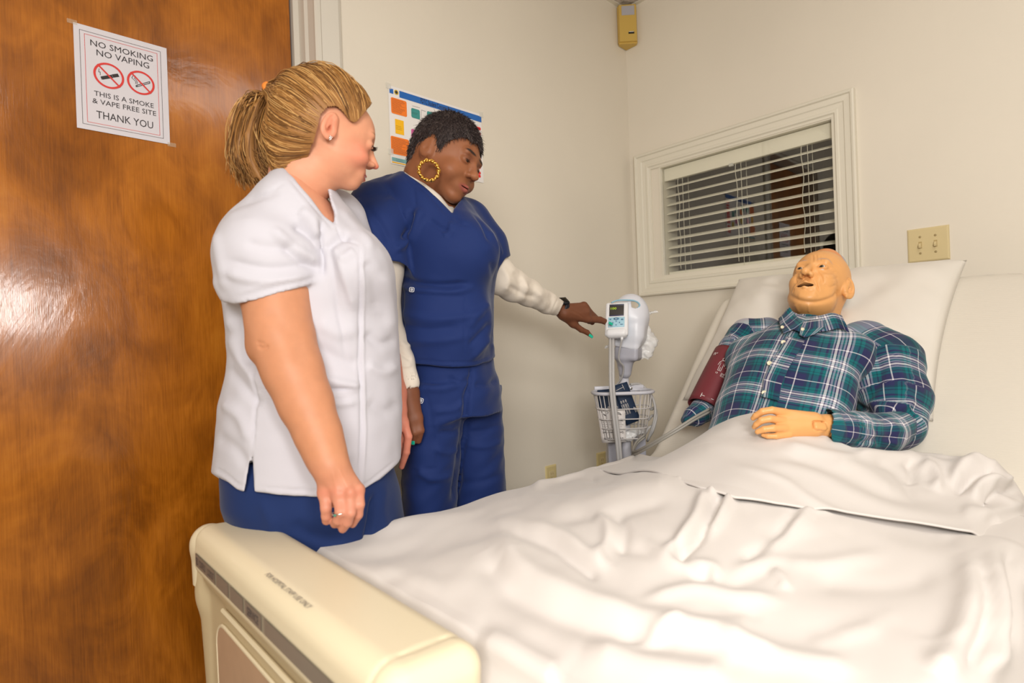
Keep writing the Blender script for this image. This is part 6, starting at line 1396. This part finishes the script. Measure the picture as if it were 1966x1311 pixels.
def ctext(name, body, x, y, h_, wf=.7, rot=False):
    Vg, Fg = glyphs(body, .01); lo, hi = Vg.min(0), Vg.max(0); q = (Vg-lo)/(hi[1]-lo[1])*h_; V = []
    for gx, gy in q: a = a0+sgn*(x-.020+gx)/.0555; V.append(ca+(cb-ca)*((y-gy)/lenc)+(n1*math.cos(a)+n2*math.sin(a))*.0572)
    return ob(name, W(np.array(V)), Fg, M_PRT, cuff, False)
ctext('lettering', '12', .0225, H_+.031, .0070); ctext('lettering', '13', .003, H_+.029, .0060); ctext('lettering', 'n', -.034, .045, .010); ctext('lettering', '®', -.024, .040, .005)
# grey tube from the cuff across the bed edge to the monitor stand
hose = MB()
for dx in (0, 5): hose.tube([W(p[None])[0] for p in spl([P(1362+dx*.3, 785+dx, 1.74), P(1335, 800+dx, 1.70), P(1300, 822+dx, 1.68), P(1268, 841+dx, 1.70), P(1238, 858+dx, 1.76), P(1222, 866+dx, 1.84), P(1215, 866+dx, 1.95), P(1222, 848+dx, 2.03), P(1238, 834+dx, 2.06)], 6)], .0042, 8)
hose.o('air_hose', mat('grey_rubber_hose', (150, 146, 138), .5), None, True, label='grey double air hose running from the maroon cuff along the bed edge', category='hose')

# ================================================================== vital signs monitor on its stand
PX = W(P(1197, 700, 2.16)[None])[0]; st = root('monitor_stand', (PX[0], PX[1], 0), label='grey wheeled stand pole with a wire basket between bed and wall', category='stand')
M_GREY = mat('light_grey_enamel', (196, 196, 204), .35); M_LG = mat('pale_grey_plastic', (214, 216, 224), .35); M_BLU = mat('pale_blue_plastic', (140, 186, 206), .35); M_MG = mat('mid_grey_plastic', (170, 170, 180), .4)
ZB = .64
MB().tube([(PX[0], PX[1], .10), (PX[0], PX[1], 1.10)], .0185, 20).o('pole', M_GREY, st, True)
g = MB()
for dx in (-.052, .050): g.rbox((PX[0]+dx*RT[0], PX[1]+dx*RT[1], .42), (.021, .021, .245), .004, np.array([(RT[0], RT[1], 0), (-RT[1], RT[0], 0), (0, 0, 1)]), 1)
Vv, Ff = g.get(); h_ = len(Vv)//2
for k in range(2): ob('bracket', Vv[k*h_:(k+1)*h_], [[i-k*h_ for i in f] for f in Ff if f[0]//h_ == k], M_MG, st, False)
for k in range(5):
    a = 2*math.pi*k/5+.35; e = (PX[0]+.21*math.cos(a), PX[1]+.21*math.sin(a), .085); o = MB().tube([(PX[0], PX[1], .12), e], [.022, .014], 10).o('base_leg', M_GREY, st, True)
    MB().lathe([(.012, -.011), (.030, -.009), (.030, .009), (.012, .011)], (e[0], e[1], .031), (-math.sin(a), math.cos(a), 0), 16).o('caster', mat('caster_black', (50, 50, 54), .5), o, True)
# basket
bc = W(P(1195, 752, 2.10)[None])[0]; rX = np.array([RT[0], RT[1], 0]); rX = rX/np.linalg.norm(rX); rY = np.array([-rX[1], rX[0], 0])
def rect_ring(w_, d_, z, r_, n=10):
    out = []
    for sx_, sy_, a0_ in ((1, -1, -90), (1, 1, 0), (-1, 1, 90), (-1, -1, 180)):
        for i in range(n):
            a = math.radians(a0_+90*i/(n-1)); out.append(bc*np.array([1, 1, 0])+rX*(sx_*(w_-r_)+r_*math.cos(a))+rY*(sy_*(d_-r_)+r_*math.sin(a))+np.array([0, 0, z]))
    return out
z0 = bc[2]
MB().tube(rect_ring(.110, .068, z0, .055), .0066, 8, closed=True).o('basket_rim', M_GREY, st, True)
M_WIRE = mat('grey_wire', (188, 184, 182), .35)
lev = [(0.0, .106, .064), (-.058, .098, .058), (-.095, .092, .055), (-.130, .085, .052), (-.168, .076, .048)]
for dz, w_, d_ in lev[1:]: MB().tube(rect_ring(w_, d_, z0+dz, .035), .0024, 6, closed=True).o('basket_wire', M_WIRE, st, True)
R0 = rect_ring(lev[0][1], lev[0][2], z0, .05); R1 = rect_ring(lev[-1][1], lev[-1][2], z0+lev[-1][0], .035)
for k in range(0, 40, 2): MB().tube([R0[k], R1[k]], .0019, 6).o('basket_wire', M_WIRE, st, True)
for k in range(-2, 3): 
    c = bc*np.array([1, 1, 0])+rX*(k*.028)+np.array([0, 0, z0+lev[-1][0]]); MB().tube([c-rY*.047, c+rY*.047], .0019, 6).o('basket_wire', M_WIRE, st, True)
g = MB(); g.rbox(bc*np.array([1, 1, 0])+rY*.068+np.array([0, 0, z0+.004]), (.095, .004, .014), .003, np.array([rX, rY, (0, 0, 1)]), 1); g.o('basket_bracket', M_GREY, st, True)
g = MB(); g.lathe([(.006, 0), (.006, .003), (.003, .004)], bc*np.array([1, 1, 0])+rX*.045+rY*.063+np.array([0, 0, z0+.006]), -rY, 14); g.o('screw', mat('bright_screw', (210, 210, 210), .2, metal=1), st, True)

# monitor
mo = root('vital_signs_monitor', W(P(1197, 690, 2.14)[None])[0], label='white and pale blue blood pressure monitor on top of the grey stand', category='monitor')
v = Vol((.28, 1.98, -.10), (.60, 2.30, .23), .0032)
Ac = frame((-.42, -.88, .0), (.04, 0, 1)); 
v.ell(P(1211, 604, 2.145), (.0690, .056, .080)); v.box(P(1210, 628, 2.145), (.060, .048, .060), .03, Ac, .02); v.box(P(1207, 650, 2.145), (.050, .045, .050), .02, Ac, .02)
v.cutpx([(1150, 672), (1178, 664), (1200, 668), (1222, 674), (1234, 660), (1300, 640), (1300, 760), (1150, 760)], '-', .003)
v.cutpx([(1211, 579), (1220, 579), (1227, 583), (1227, 589), (1220, 592), (1213, 590)], '-', .002)
V, F = v.mesh(); ob('handle_housing', W(V), F, M_LG, mo)
g = MB(); pts = [P(x, y, 2.082+.0006*(x-1200)) for x, y in ((1174, 581), (1184, 577), (1200, 576), (1216, 577), (1225, 581), (1228, 587), (1224, 592))]; g.tube(spl(pts, 4), .0030, 6); Vv, Ff = g.get(); ob('blue_trim', W(Vv), Ff, M_BLU, mo)
v = Vol((.34, 2.00, -.15), (.52, 2.26, .02), .0032); v.box(P(1206, 678, 2.145), (.046, .042, .028), .014, Ac); v.cone(P(1200, 690, 2.15), P(1200, 715, 2.15), .034, .024, .015)
V, F = v.mesh(); ob('lower_block', W(V), F, M_MG, mo)
# front unit
fU = nrm((-.30, -.86, .40)); uU = nrm(np.array([.10, .40, .91])-fU*(np.array([.10, .40, .91])@fU)); rU = np.cross(uU, -fU); rU = nrm(rU)
if rU[0] < 0: rU = -rU
UC = P(1184.5, 614, 2.085); AU = np.array([rU, uU, fU])
def UPt(x, y, z): return UC+rU*x+uU*y+fU*z
g = MB(); g.rbox(UC-fU*.008, (.0405, .066, .013), .011, AU, 4); Vv, Ff = g.get(); ob('blue_body', W(Vv), Ff, M_BLU, mo)
g = MB(); g.rbox(UC+fU*.004, (.0425, .0690, .011), .0105, AU, 4); Vv, Ff = g.get(); ob('front_cover', W(Vv), Ff, M_PLASTICW, mo)
g = MB(); g.rbox(UC+fU*.001-uU*.055, (.0400, .018, .019), .016, AU, 4); Vv, Ff = g.get(); ob('lower_cover', W(Vv), Ff, M_PLASTICW, mo)
def Uq(name, x0, y0, x1, y1, z, m, par, r_=.002, th_=.0012):
    g = MB(); g.rbox(UPt((x0+x1)/2, (y0+y1)/2, z), (abs(x1-x0)/2, abs(y1-y0)/2, th_), min(.0011, th_*.9), AU, 1); Vv, Ff = g.get(); return ob(name, W(Vv), Ff, m, par)
scn = Uq('screen', -.0270, .0080, .0270, .0570, .0152, mat('dark_screen', (66, 62, 60), .2), mo)
Uq('screen_bar', -.0262, .0515, .0262, .0560, .0160, mat('screen_bar', (70, 74, 96), .3), scn); Uq('screen_bar', -.0262, .0088, .0262, .0115, .0160, mat('screen_bar2', (66, 66, 110), .3), scn)
kp = Uq('keypad', -.0300, -.0370, .0300, .0040, .0152, mat('keypad_blue', (160, 200, 216), .4), mo)
def Utext(body, x, y, h_, m, par, z=.0172, w_=None):
    Vg, Fg = glyphs(body, .01); lo, hi = Vg.min(0), Vg.max(0); sc_ = h_/(hi[1]-lo[1]); q = (Vg-lo)*sc_; 
    if w_: q[:, 0] *= w_/q[:, 0].max()
    return ob('lettering', W(np.array([UPt(x+a, y+b_, z) for a, b_ in q])), Fg, m, par, False)
Utext('100', -.0215, .0345, .0095, mat('screen_digits', (150, 176, 40), .4, emit=((160, 190, 40), .5)), scn, w_=.021)
M_KEY = mat('key_grey_blue', (92, 130, 160), .4)
for i, (x, y, w_, h2) in enumerate(((0, -.0035, .0105, .0050), (-.0215, -.0050, .0035, .0025), (.0215, -.0070, .0045, .0030), (0, -.0135, .0028, .0018), (.0120, -.0190, .0020, .0030), (-.012, -.0195, .002, .003), (.0, -.0285, .0028, .0018), (.0200, -.0270, .0055, .0016), (-.020, -.0270, .0050, .0016))):
    g = MB(); pts = [UPt(x+w_*math.cos(t), y+h2*math.sin(t), .0164) for t in np.linspace(0, 2*math.pi, 17)[:-1]]; g.prism(pts, fU*.0010); Vv, Ff = g.get(); ob('key', W(Vv), Ff, M_KEY, kp)
Utext('▲', -.0035, -.0052, .0040, mat('key_symbol', (220, 230, 236), .4), kp, z=.0180)
# cable plug and hoses
g = MB(); g.tube([UPt(.020, -.072, .002), UPt(.020, -.083, .002)], [.0055, .0045], 12); Vv, Ff = g.get(); ob('cable_plug', W(Vv), Ff, M_PLASTICW, mo)
M_HOSE = mat('grey_hose', (176, 174, 172), .45)
g = MB(); g.tube(spl([UPt(.020, -.080, .002), P(1188, 682, 2.07), P(1190, 694, 2.08), P(1197, 704, 2.10), P(1195, 722, 2.12), P(1186, 736, 2.14), P(1176, 748, 2.14), P(1168, 790, 2.12), P(1172, 838, 2.12)], 6), .0033, 8); Vv, Ff = g.get(); ob('sensor_cable', W(Vv), Ff, M_HOSE, mo)
for dx, nm in ((0, 'a'), (5.6, 'b')):
    g = MB(); g.tube(spl([P(1171.5+dx, 648, 2.075), P(1171.5+dx, 690, 2.02), P(1172+dx, 735, 1.99), P(1174+dx, 765, 1.985), P(1179+dx, 810, 1.985), P(1184+dx, 850, 1.99), P(1187+dx, 885, 2.0), P(1190+dx, 930, 2.03)], 6), .0056, 10); Vv, Ff = g.get(); ob('air_tube', W(Vv), Ff, M_HOSE, mo)
# hanging loops of grey cable right of the basket
cb_ = root('cable_loop', W(P(1245, 800, 2.16)[None])[0], label='coiled grey cable hanging from the right side of the wire basket', category='cable')
for pts in (((1211, 738), (1226, 737), (1240, 746), (1252, 762), (1258, 785), (1255, 812), (1246, 840), (1243, 846)), ((1250, 757), (1249, 775), (1250, 786), (1257, 783), (1260, 800), (1254, 825), (1247, 838)), ((1244, 806), (1252, 798), (1258, 800), (1255, 815), (1245, 822), (1236, 838), (1230, 850))):
    g = MB(); g.tube(spl([P(x, y, 2.16+.02*math.sin(i)) for i, (x, y) in enumerate(pts)], 6), .0052, 8); Vv, Ff = g.get(); ob('cable_turn', W(Vv), Ff, M_HOSE, cb_)
# things in the basket
def plate(name, corners, m, par, th_=.006, sub=8, bow=.0, **k):
    A_, B_, C_, D_ = [P(*c) for c in corners]; V = []; n_ = nrm(np.cross(B_-A_, D_-A_)); n_ = n_ if n_[1] < 0 else -n_
    for j in range(sub+1):
        for i in range(sub+1):
            u, w_ = i/sub, j/sub; p = A_*(1-u)*(1-w_)+B_*u*(1-w_)+C_*u*w_+D_*(1-u)*w_; V.append(p+n_*bow*math.sin(u*math.pi))
    F = [(j*(sub+1)+i, j*(sub+1)+i+1, (j+1)*(sub+1)+i+1, (j+1)*(sub+1)+i) for j in range(sub) for i in range(sub)]
    o = ob(name, W(np.array(V)), F, m, par, **k); s = o.modifiers.new('t', 'SOLIDIFY'); s.thickness = th_; s.offset = 0; return o
def pq(corners, u, w_, d=.0): A_, B_, C_, D_ = [P(*c) for c in corners]; n_ = nrm(np.cross(B_-A_, D_-A_)); n_ = n_ if n_[1] < 0 else -n_; return A_*(1-u)*(1-w_)+B_*u*(1-w_)+C_*u*w_+D_*(1-u)*w_+n_*d
M_NVC = mat('navy_nylon', (30, 46, 70), .55, spec=.3, bump=(800, .2, .0004))
q1 = ((1149, 748, 2.11), (1201, 733, 2.12), (1228, 808, 2.10), (1202, 818, 2.09)); q1 = ((1176, 741, 2.115), (1202, 733, 2.12), (1228, 806, 2.105), (1203, 816, 2.10))
n1_ = root('folded_cuff', W(P(1205, 815, 2.11)[None])[0], label='folded navy blood pressure cuff sticking up tilted out of the basket', category='cuff')
plate('cuff_panel', q1, M_NVC, n1_, .016, 8, .004)
q2 = ((1147, 749, 2.13), (1186, 745, 2.12), (1198, 800, 2.11), (1153, 800, 2.12))
n2_ = root('folded_cuff', W(P(1175, 800, 2.11)[None])[0], label='navy blood pressure cuff lying flat in the basket behind the white leaflet', category='cuff')
plate('cuff_panel', q2, M_NVC, n2_, .012, 8, .004)
def pstroke(name, q, segs, wd, par, m, d=.0145):
    g = MB()
    for s_g in segs: g.tube([pq(q, u, w_, d) for u, w_ in s_g], wd, 5)
    Vv, Ff = g.get(); return ob(name, W(Vv), Ff, m, par)
pstroke('bar_mark', q1, [[(.05, .13), (.62, .10)], [(.60, .03), (.64, .17)]], .0009, n1_, M_PRT)
for k in range(3):
    x = .12+.17*k; pstroke('figure_pictogram', q1, [[(x, .40), (x+.04, .44), (x, .48), (x-.04, .44), (x, .40)], [(x-.05, .50), (x-.05, .62)], [(x+.05, .50), (x+.05, .62)], [(x-.03, .62), (x-.03, .76)], [(x+.03, .62), (x+.03, .76)]], .0008, n1_, M_PRT)
pstroke('small_mark', q1, [[(.80, .68), (.95, .72)], [(.84, .64), (.86, .78)], [(.92, .66), (.94, .78)]], .0010, n1_, M_PRT)
for k in range(4):
    x = .40+.13*k; pstroke('figure_pictogram', q2, [[(x, .62), (x+.03, .66), (x, .70), (x-.03, .66), (x, .62)], [(x-.03, .74), (x-.03, .90)], [(x+.03, .74), (x+.03, .90)]], .0008, n2_, M_PRT, .011)
q3 = ((1146, 783, 2.075), (1200, 785, 2.055), (1202, 848, 2.065), (1156, 850, 2.08))
lf = root('leaflet', W(P(1178, 850, 2.07)[None])[0], label='white printed instruction leaflet standing upside down in the wire basket', category='leaflet')
plate('leaflet_paper', q3, mat('leaflet_paper', (224, 218, 214), .5), lf, .0015, 6, .003)
M_LI = mat('leaflet_ink', (54, 50, 56), .6)
def ptext(q, body, u0, w0, u1, w1, m, par, d=.005, flip=False):
    Vg, Fg = glyphs(body, .01); Vg = -Vg if flip else Vg; lo, hi = Vg.min(0), Vg.max(0); t = (Vg-lo)/(hi-lo); return ob('lettering', W(np.array([pq(q, u0+(u1-u0)*a, w1+(w0-w1)*b_, d+.003*math.sin(math.pi*(u0+(u1-u0)*a))) for a, b_ in t])), Fg, m, par, False)
ptext(q3, 'Welch Allyn', .12, .82, .92, .93, M_LI, lf, flip=True); ptext(q3, 'Quick Reference Card', .10, .66, .92, .73, M_LI, lf, flip=True)
for k in range(5): pstroke('text_line', q3, [[(.10, .36+k*.055), (.35+.07*(k % 3), .36+k*.055)]], .0004, lf, M_LI, .006); pstroke('text_line', q3, [[(.58, .36+k*.055), (.92-.05*(k % 2), .36+k*.055)]], .0004, lf, M_LI, .006)
pstroke('diagram', q3, [[(.15, .10), (.28, .04), (.40, .12), (.25, .20), (.15, .10)], [(.2, .15), (.34, .24)], [(.60, .06), (.82, .12), (.86, .17), (.66, .12), (.60, .06)], [(.72, .20), (.74, .27)]], .0010, lf, M_LI, .006)
pstroke('logo_square', q3, [[(.82, .30), (.90, .30)], [(.82, .33), (.90, .33)]], .0016, lf, M_LI, .006)
# crumpled plastic: in the basket and hanging off the back of the monitor
M_FILM = mat('clear_plastic_film', (240, 240, 240), .25, alpha=.62, spec=.5)
def crumple(name, pts, r_, seed, m, lab, n=26):
    c = P(*pts[0]); g = np.random.default_rng(seed); V = []; k = len(pts); C_ = spl([P(*p) for p in pts], 8); mm = len(C_); nn = n
    for i, p in enumerate(C_):
        t = i/(mm-1); rr = np.interp(t, np.linspace(0, 1, len(r_)), r_)
        for j in range(nn):
            a = 2*math.pi*j/nn; V.append(p+np.array([math.cos(a), .7*math.sin(a), .25*math.sin(a*2)])*rr)
    F = [(i*nn+j, i*nn+(j+1) % nn, (i+1)*nn+(j+1) % nn, (i+1)*nn+j) for i in range(mm-1) for j in range(nn)]
    V = np.array(V); N_ = vnormals(V, np.array(F)); V = V+N_*(wob(V, 120, seed)*.0035+wob(V, 300, seed+1)*.0012)[:, None]
    return ob(name, W(V), F, m, None, label=lab, category='plastic bag')
crumple('plastic_bag', [(1236, 592, 2.19), (1232, 606, 2.18), (1234, 622, 2.18), (1240, 640, 2.18), (1246, 655, 2.18), (1243, 672, 2.18), (1238, 688, 2.18)], [.010, .016, .018, .028, .034, .026, .014], 3, M_FILM, 'crumpled clear plastic bag hanging off the right side of the monitor')
crumple('plastic_bag', [(1248, 601, 2.2), (1254, 599, 2.2), (1261, 598, 2.2)], [.008, .010, .006], 5, M_FILM, 'small scrap of clear plastic behind the top of the monitor', 14)
crumple('plastic_bag', [(1206, 846, 2.09), (1214, 832, 2.10), (1226, 826, 2.10), (1238, 820, 2.12)], [.012, .026, .032, .014], 8, M_FILM, 'crumpled clear plastic bag in the right half of the wire basket')
crumple('plastic_bag', [(1163, 668, 2.13), (1168, 665, 2.13), (1174, 662, 2.13)], [.006, .011, .006], 11, M_FILM, 'small clear plastic piece left below the monitor', 14)
